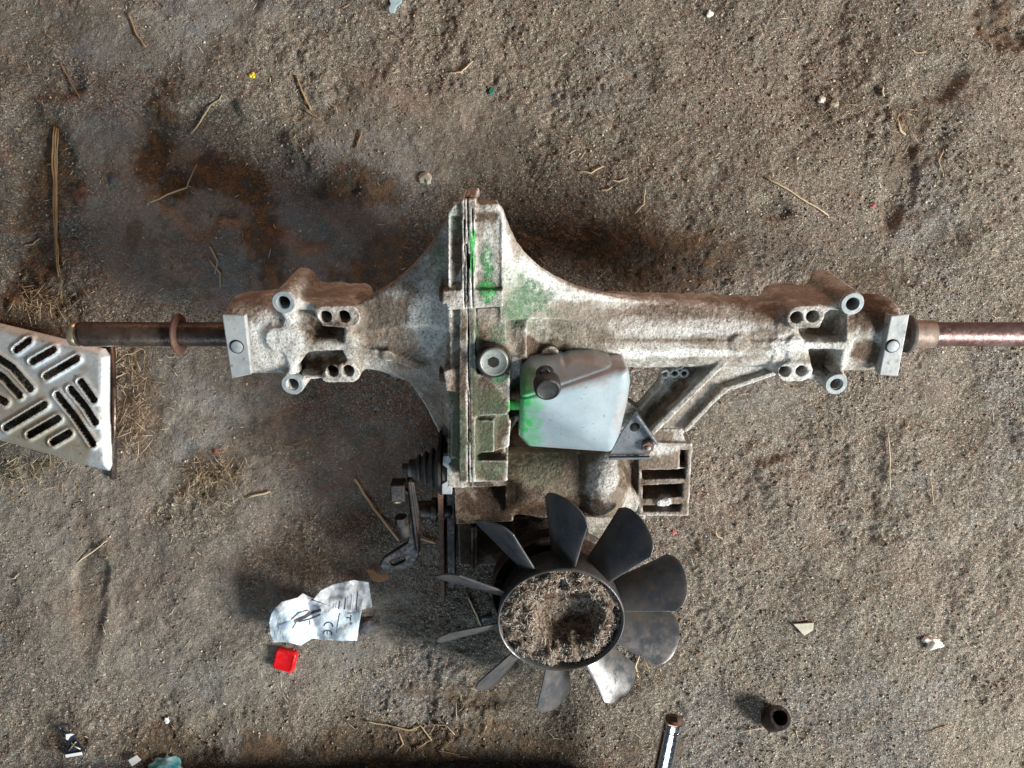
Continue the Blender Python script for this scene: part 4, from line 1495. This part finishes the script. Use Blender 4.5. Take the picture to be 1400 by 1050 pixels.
# lever arm: a bent flat bar with an eye
arm = [(556, 656), (566, 660), (573, 700), (573, 758), (566, 774), (556, 780), (524, 781), (518, 774), (524, 763), (546, 749), (557, 742), (560, 700)]
lf = Field(tuple(np.min([L(x, y, 0.016) for x, y in arm], 0) - [0.003, 0.003, 0.014]), tuple(np.max([L(x, y, 0.016) for x, y in arm], 0) + [0.003, 0.003, 0.004]), 0.0007)
lf.add(PP(arm, 0.0115, 0.016, e=0.0012), 0.001)
lf.add(wall(L(559, 660, 0.018), L(571, 752, 0.018), 0.0028, 0.004, 0.0185, e=0.001), 0.002)
lf.cut(wall(L(537, 770, 0.016), L(549, 765, 0.016), 0.0058, 0.0, 0.03, e=0.0005), 0.001)
V, Q = lf.mesh()
lev = mesh('control_lever', V, Q, M_DKSTEEL, axle)
lev['label'] = 'dark bent control lever with an eye'
v, f = lathe([(0, 0.0034), (0.016, 0.0034)], L(540, 672, 0.014), (1, 0, 0), 14)
mesh('pivot_pin', v, f, M_DKSTEEL, lev)
v, f = boxm(L(545, 670, 0.016), 0.0062, 0.0085, 0.007)
bevel(mesh('pivot_block', v, f, M_DKSTEEL, lev, False), 0.001)
v, f = lathe([(-0.004, 0.0040), (0.0005, 0.0040), (0.0008, 0.003)], L(543, 686, 0.018), (0, -1, 0.2), 12)
mesh('pivot_tip', v, f, M_BRONZE, lev)
v, f = hexm(L(548, 706, 0.016), (0.05, -1, 0), 0.0062, 0.0085)
bevel(mesh('adjuster_nut', v, f, M_DKSTEEL, lev, False), 0.0005)
tpf = [(0.008, 0.0048)]
for k in range(9):
    tpf += [(0.0085 + k * 0.0014, 0.0052), (0.0092 + k * 0.0014, 0.0044)]
v, f = lathe(tpf, L(549, 706, 0.016), (0.12, -1, 0), 18)
mesh('adjuster_thread', v, f, M_RUBBER, lev)
# hooked rod showing between the left fan blades
hk = [L(x, y, 0.000) for x, y in ((672, 842), (660, 845), (657, 856), (658, 880), (656, 895), (653, 907))]
v, f = tube(hk, [0.003, 0.003, 0.0028, 0.0028, 0.0026, 0.002], 10)
o = mesh('hooked_rod', v, f, M_BRK, axle)
# bolts on the seam and on the split flange
for (hx, hy, wt, ra) in ((644, 274, 0.060, 0.0045),):
    v, f = hexm(L(hx, hy, wt), (0, 0, 1), ra, 0.004)
    bevel(mesh('flange_bolt', v, f, M_RUST, axle, False), 0.0005)
for (hx, hy, wt) in ((601, 402, 0.058), (601, 512, 0.046)):
    c = L(hx, hy, wt)
    v, f = lathe([(0, 0.0062), (0.006, 0.0062)], c, (1, 0, 0), 6)
    bevel(mesh('flange_bolt', v, f, M_RUST, axle, False), 0.0006)

# ================================================================ OTHER THINGS ON THE FLOOR
# ---- slotted step plate (a pressed sheet with long holes)
plate_root_z = 0.034
PZ = 0.036


def Q2(px, py):
    return G(px, py, PZ)


corner = [(-120, 415), (0, 442), (140, 476), (147, 486), (146, 560), (150, 636), (146, 645), (134, 642), (0, 604), (-120, 572)]
f = Field((-0.585, -0.10, -0.012), (-0.36, 0.085, 0.006), 0.0010)
P = [Q2(x, y) for x, y in corner]
pts2 = np.array([p[:2] for p in P])
Xg, Yg, Zg = f.ax[0][:, None, None], f.ax[1][None, :, None], f.ax[2][None, None, :]
d2 = polysdf(f.ax[0][:, None], f.ax[1][None, :], pts2)
rise = -0.0075 * sstep(-0.0085, 0.0035, d2) + 0.0
slots = [((24, 478), (40, 466)), ((46, 494), (74, 478)), ((65, 514), (106, 490)), ((10, 584), (62, 553)), ((42, 594), (80, 572)), ((74, 604), (95, 592)),
         ((112, 522), (129, 546)), ((98, 532), (118, 556), (131, 577)), ((80, 540), (104, 570), (128, 606)), ((-10, 484), (18, 502), (43, 531)), ((-20, 500), (6, 516), (28, 540)), ((-30, 530), (8, 549)),
         ((-60, 470), (-30, 470)), ((-70, 500), (-40, 510)), ((-60, 540), (-30, 560))]
ds = np.full(d2.shape, 1.0, np.float32)
for s in slots:
    for a, b in zip(s[:-1], s[1:]):
        a, b = Q2(*a), Q2(*b)
        ex, ey = (b - a)[:2]
        tt = np.clip(((f.ax[0][:, None] - a[0]) * ex + (f.ax[1][None, :] - a[1]) * ey) / (ex * ex + ey * ey), 0, 1)
        ds = np.minimum(ds, np.hypot(f.ax[0][:, None] - a[0] - ex * tt, f.ax[1][None, :] - a[1] - ey * tt))
hole = ds - 0.0034
rise = rise + 0.0016 * np.exp(-((ds - 0.0046) / 0.0016) ** 2) - 0.003 * sstep(0.0042, 0.0028, ds)
grx, gry = np.gradient(rise, 0.001)
sheet = np.abs(Zg - rise[:, :, None]) / np.sqrt(1 + grx ** 2 + gry ** 2)[:, :, None] - 0.0010
f.S = smax(smax(sheet, np.broadcast_to(d2[:, :, None], sheet.shape), 0.0008), np.broadcast_to(-hole[:, :, None], sheet.shape), 0.0008).astype(np.float32) * 0.8
V, Fq = f.mesh()
nz = fbm(V, 40, 4, 0.6)
ppx, ppy = to_px(V + np.array([0, 0, PZ]))
b = blobs(ppx, ppy, [(60, 600, 90, 45, 15, 1.0), (20, 560, 50, 60, 0, 0.8), (115, 505, 14, 12, 0, 0.6), (30, 450, 60, 12, 10, 0.5)], nz)
cx_, cy_ = Q2(80, 550)[:2]
plate = bpy.data.objects.new('step_plate', None)
COL.objects.link(plate)
plate.location = (0, 0, PZ)
tag(plate, 'pale pressed metal step plate with long slots at the left edge', 'step plate')
mesh('slotted_sheet', V, Fq, M_PLATE, plate, True, np.stack([b * 0, b, b * 0, b * 0 + 1], -1))
# its folded carrier frame underneath
fr = [(-120, 445), (136, 500), (138, 505), (140, 622), (134, 626), (-120, 560)]
parts = []
for a, b_ in ((0, 1), (2, 3), (4, 5)):
    p, q = G(*fr[a], 0.018), G(*fr[b_], 0.018)
    d = (q - p) / np.linalg.norm(q - p)
    s = np.array([-d[1], d[0], 0])
    m = (p + q) / 2 - np.array([0, 0, PZ])
    parts.append(boxm(m, np.linalg.norm(q - p) / 2, 0.0016, 0.015, [d, s, np.array([0, 0, 1.0])]))
v, f_ = joinm(parts)
bevel(mesh('carrier_frame', v, f_, M_DKSTEEL, plate, False), 0.0005)
# rusty rail that carries its right edge
v, f_ = tube([G(153, 470, 0.012) - [0, 0, PZ], G(156, 560, 0.010) - [0, 0, PZ], G(155, 655, 0.006) - [0, 0, PZ]], 0.0030, 8)
mesh('rail', v, f_, M_SHAFT, plate)

# ---- plastic bag with its label
bag = bpy.data.objects.new('plastic_bag', None)
COL.objects.link(bag)
bo = GP(435, 850)
bag.location = bo
tag(bag, 'crumpled clear plastic bag with a white printed label, below the lever', 'plastic bag')


def bag_h(px, py):
    px, py = np.asarray(px, float), np.asarray(py, float)
    p3 = np.stack([px / 1000, py / 1000, px * 0], -1)
    z = 0.010 + 0.014 * sstep(885, 815, py) + (fbm(p3, 38, 3) - 0.5) * 0.016
    z = z + 0.008 * sstep(440, 380, px) - 0.004 * np.exp(-((px - 428 - (py - 845) * 0.3) / 6) ** 2)
    return z


def flap_h(px, py):
    p3 = np.stack([np.asarray(px) / 1000, np.asarray(py) / 1000, np.asarray(px) * 0.0], -1)
    return bag_h(px, py) + 0.006 + 0.012 * sstep(838, 795, py) + (fbm(p3, 55, 3, off=4) - 0.5) * 0.010


def drape(name, poly, hf, mat, parent, off=0.0, step=2.0, thick=0.0):
    poly = np.array(poly, float)
    xs = np.arange(poly[:, 0].min() - step, poly[:, 0].max() + step, step)
    ys = np.arange(poly[:, 1].min() - step, poly[:, 1].max() + step, step)
    GXp, GYp = np.meshgrid(xs, ys, indexing='ij')
    d = polysdf(GXp, GYp, poly)
    # pull the cells next to the outline on to it
    gxs, gys = np.gradient(d, step)
    m = (d > 0) & (d < step * 1.3)
    nx, ny = GXp - gxs * d * m, GYp - gys * d * m
    ok = d < step * 1.3
    z = hf(nx, ny) + off
    W = np.stack([(nx - 700) * (CAM_H - z - bo[2]) / FPX, (525 - ny) * (CAM_H - z - bo[2]) / FPX, z + bo[2]], -1) - bo
    n_, m_ = nx.shape
    F = []
    for i in range(n_ - 1):
        for j in range(m_ - 1):
            if ok[i, j] and ok[i + 1, j] and ok[i, j + 1] and ok[i + 1, j + 1]:
                F.append((i * m_ + j, i * m_ + j + 1, (i + 1) * m_ + j + 1, (i + 1) * m_ + j))
    used = sorted({k for q in F for k in q})
    mp = {k: i for i, k in enumerate(used)}
    Vv = W.reshape(-1, 3)[used]
    F = [tuple(mp[k] for k in q) for q in F]
    o = mesh(name, Vv, F, mat, parent, True)
    if thick:
        s = o.modifiers.new('thickness', 'SOLIDIFY')
        s.thickness = thick
    return o


lab = drape('label_card', [(368, 851), (371, 838), (377, 830), (392, 824), (407, 817), (427, 821), (450, 828), (469, 834), (494, 834), (491, 855), (488, 876), (464, 876), (427, 873), (411, 883), (393, 878), (374, 878), (369, 866)], bag_h, M_PAPER, bag, 0, 1.5, 0.0004)
drape('film_flap', [(428, 820), (438, 808), (456, 799), (483, 793), (504, 796), (509, 830), (494, 834), (473, 838), (448, 827)], flap_h, M_FILM, bag, 0.0, 1.5, 0.0002)
drape('film_flap', [(378, 830), (385, 823), (407, 817), (414, 811), (428, 818), (405, 830), (383, 840)], lambda x, y: bag_h(x, y) + 0.0016, M_FILM, bag, 0.0, 1.5, 0.0002)


def strip(pl, wd):
    """ribbon polygon round a polyline in pixels"""
    pl = np.array(pl, float)
    d = np.gradient(pl, axis=0)
    d /= np.linalg.norm(d, axis=1)[:, None]
    nn = np.stack([-d[:, 1], d[:, 0]], 1) * wd / 2
    return np.concatenate([pl + nn, (pl - nn)[::-1]])


def arc(cx, cy, r, a0, a1, n=14):
    return [(cx + r * math.cos(R(a)), cy + r * math.sin(R(a))) for a in np.linspace(a0, a1, n)]


up = 0.00045
# CE mark, read downwards
parts_ink = [strip(arc(449, 857, 6.2, 190, 365), 1.5), strip(arc(447.5, 868, 6.2, 190, 365), 1.5), strip([(447.8, 861.5), (447.5, 864.5), (447.3, 867.5)], 1.3),
             strip([(464.5, 838), (462, 852), (459.5, 866)], 0.9), strip([(480, 841), (479.5, 845), (479, 849)], 1.5), strip([(473.5, 844.4), (476, 844.7), (479, 845)], 1.5),
             strip(arc(480, 852.5, 1.3, 0, 350), 0.6), strip([(474, 838), (477, 838.3), (480, 838.6)], 1.2)]
for k, pg in enumerate(parts_ink):
    drape('printed_mark', pg, bag_h, M_INK, lab, up, 0.5)
# printed tool picture
drape('printed_picture', [(397, 846), (410, 836), (424, 824), (440, 834), (432, 856), (424, 862), (414, 848)], bag_h, M_INKGREY, lab, up * 0.6, 1.0)
for pg in (strip([(398, 847), (408, 838), (420, 834), (424, 836), (416, 842), (404, 847)], 1.6), strip([(402, 850), (418, 843), (430, 836), (439, 834)], 4.0), strip([(408, 850), (424, 846), (438, 840)], 2.0), strip([(400, 859), (405, 851)], 1.2), strip([(423, 848), (424, 854)], 1.5)):
    drape('printed_picture', pg, bag_h, M_INK, lab, up, 0.6)
drape('printed_picture', strip([(382, 859), (386, 855), (392, 852), (399, 850)], 3.2), bag_h, M_INKBLUE, lab, up, 0.6)
drape('printed_picture', strip(arc(384.5, 857.5, 3.2, 0, 350), 1.4), bag_h, M_INKGREY, lab, up * 1.6, 0.6)
# fine print on the flap
for k in range(9):
    x = 455 + k * 4.0
    y0, y1 = 826 - k * 2.2, 832 + 0.3 * k
    drape('printed_line', strip([(x + 2.0, y0 + 0), (x + 1, (y0 + y1) / 2), (x, y1)], 1.5 if k % 3 else 0.7), flap_h, M_INKGREY if k % 2 else M_INK, bag, 0.0006, 0.7)

# ---- red cap
rc = GP(392, 900)
rng = [(-1, -1), (1, -1), (1, 1), (-1, 1)]
prof = []
V, F = [], []
nseg = 6
for (z, s, rr) in ((0.0, 0.0104, 0.003), (0.0055, 0.0104, 0.003), (0.0066, 0.0098, 0.003), (0.0070, 0.0088, 0.003), (0.0066, 0.0078, 0.002)):
    for q, (sx, sy) in enumerate(rng):
        for k in range(nseg):
            a = math.pi / 2 * (q + 2) + math.pi / 2 * k / (nseg - 1)
            V.append((sx * (s - rr) + rr * math.cos(a), sy * (s - rr) + rr * math.sin(a), z))
m = 4 * nseg
for i in range(4):
    for k in range(m):
        k2 = (k + 1) % m
        F.append((i * m + k, i * m + k2, (i + 1) * m + k2, (i + 1) * m + k))
F.append(tuple(range(m - 1, -1, -1)))
F.append(tuple(4 * m + k for k in range(m)))
o = sharp(mesh('plastic_block', V, F, M_RED), 50)
o.location = rc
o.rotation_euler = (R(4), R(-5), R(-14))
tag(o, 'small bright red square plastic block beside the bag', 'plastic block')

# ---- rusty bush standing on the floor
nb_ = GP(1054, 984)
v, f = lathe([(0.0, 0.0095), (0.001, 0.0112), (0.019, 0.0112), (0.021, 0.0100), (0.021, 0.0074), (0.018, 0.0066), (0.002, 0.0064)], (0, 0, 0), (0, 0, 1), 28, caps=False)
o = sharp(mesh('steel_bush', v, f, M_DKSTEEL), 40)
v, f = lathe([(0.0015, 0.0066), (0.002, 0.0066)], (0, 0, 0), (0, 0, 1), 20)
mesh('bore', v, f, M_DARK, o)
o.location = nb_ + [0, 0, 0.001]
o.rotation_euler = (R(-30), R(8), 0)
tag(o, 'short hollow rusty steel bush standing on the floor at lower right', 'bush')

# ---- chrome bar leaning in from below
p0, p1 = G(921, 984, 0.075), np.array([0.125, -0.47, 0.012])
d = p1 - p0
ln = np.linalg.norm(d)
v, f = lathe([(0.0, 0.0076), (0.0008, 0.0088), (0.006, 0.0090), (0.0065, 0.0083), (0.009, 0.0083), (0.0095, 0.0090), (ln, 0.0090)], p0, d, 32)
o = sharp(mesh('socket_bar', v, f, M_CHROME), 40)
tag(o, 'chrome bar with a square hole in its end, propped at the lower edge', 'tool bar')
a_, u_, v_ = frame(d)
c = p0 - a_ * 0.0003
q = [c + u_ * 0.0032 * sx + v_ * 0.0032 * sy for sx, sy in ((-1, -1), (1, -1), (1, 1), (-1, 1))]
vv, ff = prism(q, [p + a_ * 0.0002 for p in q])
mesh('square_hole', vv, ff, M_DARK, o, False)
vv, ff = lathe([(-0.0001, 0.0075), (0.0002, 0.0075)], p0, d, 24)
mesh('end_face', vv, ff, M_RUST, o)


# ---- timber lying just below the frame
V, F = [], []
nx = 60
for i in range(nx + 1):
    t = i / nx
    x = -0.37 + 0.46 * t
    for (yy, zz) in ((0, 0), (0.004, 0.038), (-0.004, 0.044), (-0.055, 0.044), (-0.06, 0.0)):
        p3 = np.array([x * 3, yy * 8, zz * 8])
        V.append((x, -0.392 + yy + 0.010 * t + 0.004 * (vn3(p3, 6) - 0.5), zz * 1.05 + 0.004 * (vn3(p3, 5, 3) - 0.5) - (0.002 if zz == 0 else 0)))
for i in range(nx):
    for k in range(5):
        k2 = (k + 1) % 5
        F.append((i * 5 + k, (i + 1) * 5 + k, (i + 1) * 5 + k2, i * 5 + k2))
F.append(tuple(range(5)))
F.append(tuple(nx * 5 + k for k in range(4, -1, -1)))
o = bevel(mesh('timber_board', V, F, M_WOOD, None, False), 0.002)
tag(o, 'dark brown timber board along the bottom edge', 'board')


# ---- straws and small litter
def straw(pts, rad, mat, label, group=None, name='straw', cat='straw', lift=0.0015):
    P = []
    for i in range(len(pts) - 1):
        a, b = np.array(pts[i], float), np.array(pts[i + 1], float)
        for t in np.linspace(0, 1, 5)[:-1]:
            P.append(a + (b - a) * t)
    P.append(np.array(pts[-1], float))
    W = [GP(p[0] + random.uniform(-.6, .6), p[1] + random.uniform(-.6, .6), lift) for p in P]
    z = np.array([p[2] for p in W])
    if len(z) > 4:
        zz = np.convolve(np.pad(z, 2, 'edge'), np.ones(5) / 5, 'valid')
        for p, q in zip(W, zz):
            p[2] = max(p[2], q + rad * 0.5)
    n_ = len(W)
    rr = [rad * (0.55 + 0.45 * math.sin(math.pi * (i + 0.6) / (n_ + 0.2))) for i in range(n_)]
    v, f = tube(W, rr, 6)
    o = mesh(name, v, f, mat)
    return tag(o, label, cat, group)


reed = bpy.data.objects.new('reed', None)
COL.objects.link(reed)
tag(reed, 'long split brown reed lying upright near the left edge', 'reed')
for pl, rd in (([(76, 175), (75, 230), (77, 300), (83, 380)], 0.0013), ([(80, 176), (78, 220), (80, 290), (79, 350)], 0.0014), ([(74, 200), (77, 260), (81, 330), (84, 372)], 0.0010), ([(82, 178), (80, 240), (76, 310)], 0.0008)):
    o = straw(pl, rd, M_STRAWDK, 'split strand', None, 'strand', None, 0.0025)
    del o['label']
    o.parent = reed
straw([(270, 225), (256, 257), (205, 278)], 0.0008, M_STRAW, 'thin straw bent like an elbow on the dark stain at upper left')
straw([(304, 130), (285, 152), (262, 184)], 0.0009, M_STRAW, 'straight slanting straw above the elbow shaped one')
straw([(83, 86), (98, 112), (111, 135)], 0.0009, M_STRAWDK, 'short dark stalk above the long brown reed')
straw([(177, 18), (186, 45), (200, 66)], 0.0009, M_STRAWDK, 'short dark stalk near the top edge at left')
straw([(405, 104), (414, 126), (426, 152)], 0.0011, M_STRAWDK, 'brown twig on the pale patch near the yellow chip')
straw([(1045, 243), (1080, 262), (1132, 295)], 0.0008, M_STRAW, 'long pale straw above the right mounting bosses')
straw([(1213, 590), (1215, 625), (1215, 666)], 0.0007, M_STRAW, 'upright pale straw on the floor below the right strap')
straw([(485, 655), (512, 695), (545, 738)], 0.0014, M_STRAW, 'thick pale straw pointing at the bent control lever')
straw([(575, 736), (596, 742)], 0.0012, M_STRAW, 'short pale straw between the lever and the side plate')
straw([(638, 812), (650, 835), (660, 862)], 0.0011, M_STRAW, 'pale straw seen between the left fan blades')
straw([(108, 768), (130, 752), (148, 738)], 0.0008, M_STRAW, 'pale straw lying below the slotted step plate')
straw([(872, 925), (868, 910), (874, 895)], 0.0011, M_STRAW, 'curled straw by the lower right fan blades')
straw([(855, 912), (862, 930)], 0.0009, M_STRAW, 'small straw stub between the two lowest right blades')
straw([(1270, 655), (1276, 690)], 0.0007, M_STRAW, 'short straw on the gritty floor at far right')
straw([(338, 680), (370, 672)], 0.0010, M_STRAW, 'short flat straw right of the small straw tuft')
straw([(1225, 160), (1230, 180), (1236, 186)], 0.0013, M_STRAW, 'pale bent straw in the hollow at upper right')
straw([(1205, 118), (1208, 132)], 0.0011, M_STRAW, 'short pale straw above the hollow at upper right')
straw([(415, 150), (440, 165)], 0.0008, M_STRAWDK, 'dark twig below the brown twig at upper left')
straw([(495, 180), (488, 205)], 0.0010, M_STRAWDK, 'short dark stalk left of the pointed casting top')
straw([(1005, 1000), (1040, 995)], 0.0006, M_STRAW, 'thin straw near the rusty bush')
straw([(1260, 1005), (1300, 990)], 0.0006, M_STRAWDK, 'dark thin stalk in the lower right corner')
straw([(500, 985), (530, 990), (560, 998), (575, 990), (590, 1010), (570, 1022)], 0.0008, M_STRAW, 'tangled pale root thread at the bottom edge')
straw([(545, 1000), (552, 1015), (540, 1030)], 0.0007, M_STRAW, 'thin root branch hanging off the tangled thread')
straw([(620, 1010), (600, 1025), (640, 1035)], 0.0006, M_STRAWDK, 'dark root thread beside the timber board')
grp = 'loose short straws'
for k in range(30):
    px, py = random.uniform(20, 1390), random.uniform(10, 1020)
    if 300 < px < 960 and 270 < py < 960:
        continue
    a = random.uniform(0, 6.28)
    l = random.uniform(8, 24)
    straw([(px, py), (px + l * math.cos(a), py + l * math.sin(a)), (px + 1.7 * l * math.cos(a + 0.3), py + 1.7 * l * math.sin(a + 0.3))], random.uniform(0.0004, 0.0008), random.choice([M_STRAW, M_STRAW, M_STRAWDK]), 'tiny loose straw on the bare dirt floor', grp)


def chunk(name, px, py, size, mat, label, cat, flat=0.5, seed=0, sx=1.0, rot=0.0, sub=2):
    """an irregular lump"""
    import bmesh
    bm = bmesh.new()
    bmesh.ops.create_icosphere(bm, subdivisions=sub, radius=1.0)
    V = np.array([v.co for v in bm.verts])
    F = [tuple(v.index for v in f.verts) for f in bm.faces]
    bm.free()
    rr = 0.45 + 1.1 * vn3(V, 1.6, seed * 3.7) + 0.4 * (vn3(V, 4.0, seed) - 0.5)
    V = V * rr[:, None] * np.array([size * sx, size, size * flat])
    o = mesh(name, V, F, mat, None, sub > 2)
    o.location = GP(px, py, size * flat * 0.35)
    o.rotation_euler = (0, 0, R(rot))
    return tag(o, label, cat)


def shard(name, pts, th, mat, label, cat, lift=0.0, tilt=0.0):
    cx, cy = np.mean([p[0] for p in pts]), np.mean([p[1] for p in pts])
    c = GP(cx, cy, 0.001)
    top = [np.array([(x - cx) * 0.000714, -(y - cy) * 0.000714, th + lift + tilt * (y - cy) * 0.0007]) for x, y in pts]
    v, f = prism([p - np.array([0, 0, th]) for p in top], top)
    o = mesh(name, v, f, mat, None, False)
    o.location = c
    return tag(bevel(o, 0.0003, 1), label, cat)


chunk('grey_lump', 503, 853, 0.0085, M_LUMP, 'dark grey crumbly lump right of the white label', 'lump', 0.55, 3, 1.1)
shard('leaf_scrap', [(502, 778), (512, 779), (520, 785), (530, 783), (534, 789), (520, 794), (509, 791)], 0.0008, M_TAN, 'curled tan leaf scrap above the clear bag flap', 'leaf', 0.003, 0.3)
shard('flat_shard', [(1083, 852), (1111, 850), (1110, 860), (1098, 868)], 0.0022, M_STONE, 'pale flat triangular shard lying right of the fan', 'shard')
chunk('white_crumb', 1275, 877, 0.0075, M_CRUMB, 'white crumb beside a small hole at lower right', 'crumb', 0.6, 8, 1.2, 0, 3)
chunk('pebble', 583, 246, 0.0065, M_STONE, 'pale pebble above the pointed casting top', 'pebble', 0.6, 5)
chunk('pebble', 970, 20, 0.0034, M_CRUMB, 'white pebble at the top edge right of the middle', 'pebble', 0.6, 6)
chunk('pebble', 1123, 137, 0.0034, M_CRUMB, 'pale pebble left of the hollow at upper right', 'pebble', 0.6, 7)
chunk('pebble', 1141, 143, 0.0040, M_STONE, 'greyish pebble touching the pale one left of the hollow', 'pebble', 0.6, 12)
chunk('pebble', 112, 270, 0.0075, M_RUST, 'reddish brown pebble right of the long brown reed', 'pebble', 0.6, 9)
chunk('yellow_chip', 346, 103, 0.0030, M_YELLOW, 'tiny yellow chip on the pale patch at upper left', 'chip', 0.5, 2)
shard('green_chip', [(668, 126), (671, 120), (676, 121), (675, 128), (670, 131)], 0.001, M_GREENCHIP, 'tiny dark green chip above the casting', 'chip')
chunk('pink_chip', 1194, 281, 0.0024, M_PINK, 'tiny pink chip below the hollow at upper right', 'chip', 0.5, 4)
chunk('pink_chip', 295, 617, 0.0026, M_PINK, 'tiny red chip in the small straw tuft', 'chip', 0.6, 14)
chunk('pink_chip', 921, 728, 0.0022, M_PINK, 'tiny pink chip right of the fan below the pump housing', 'chip', 0.5, 15)
shard('film_scrap', [(531, -4), (549, -4), (550, 4), (543, 12), (541, 22), (534, 21), (532, 14), (535, 8)], 0.0008, M_SKY, 'torn light blue plastic scrap at the top edge', 'plastic scrap', 0.002, 0.3)
shard('film_scrap', [(178, 1036), (189, 1030), (196, 1036), (184, 1044)], 0.0008, M_WHITEP, 'small white paper square near the bottom left', 'paper scrap', 0.003, 0.2)
chunk('film_scrap', 228, 985, 0.0030, M_WHITEP, 'tiny white plastic speck above the teal scrap', 'plastic speck', 0.5, 22)
chunk('teal_scrap', 230, 1048, 0.013, M_TEAL, 'crumpled teal plastic cut off by the bottom edge', 'plastic scrap', 0.5, 31, 1.3, 0, 4)
chunk('pebble', 155, 243, 0.0050, M_LUMP, 'bluish dark pebble right of the long brown reed', 'pebble', 0.5, 33)

# ---- dark plastic clip, lower left
clip = bpy.data.objects.new('plastic_clip', None)
COL.objects.link(clip)
cc = GP(98, 1015)
clip.location = cc
tag(clip, 'small dark plastic clip with a wire loop at lower left', 'clip')


def lc(px, py, z):
    p = G(px, py, z + cc[2]) - cc
    return p


body = [(91, 1006), (101, 1005), (106, 1012), (115, 1024), (115, 1029), (90, 1034), (91, 1020)]
v, f = prism([lc(x, y, 0.0) for x, y in body], [lc(x, y, 0.008) for x, y in body])
bevel(mesh('clip_body', v, f, M_NAVY, clip, False), 0.001)
v, f = tube([lc(x, y, 0.005) for x, y in ((92, 1005), (86, 1000), (79, 993), (84, 990), (93, 990), (96, 997), (97, 1005))], 0.0010, 8)
mesh('wire_loop', v, f, M_NAVY, clip)
for pts in ([(89, 1032), (112, 1028), (113, 1032), (90, 1036)], [(90, 1004), (97, 1003), (102, 1004), (96, 1007), (93, 1012), (90, 1011)]):
    v, f = prism([lc(x, y, 0.0085) for x, y in pts], [lc(x, y, 0.0095) for x, y in pts])
    mesh('white_edge', v, f, M_WHITEP, clip, False)
for pts in ([(94, 1026), (100, 1018), (104, 1014)], [(97, 1015), (101, 1020), (110, 1024)]):
    v, f = tube([lc(x, y, 0.0085) for x, y in pts], 0.0008, 6)
    mesh('raised_cross', v, f, M_BRONZE, clip)
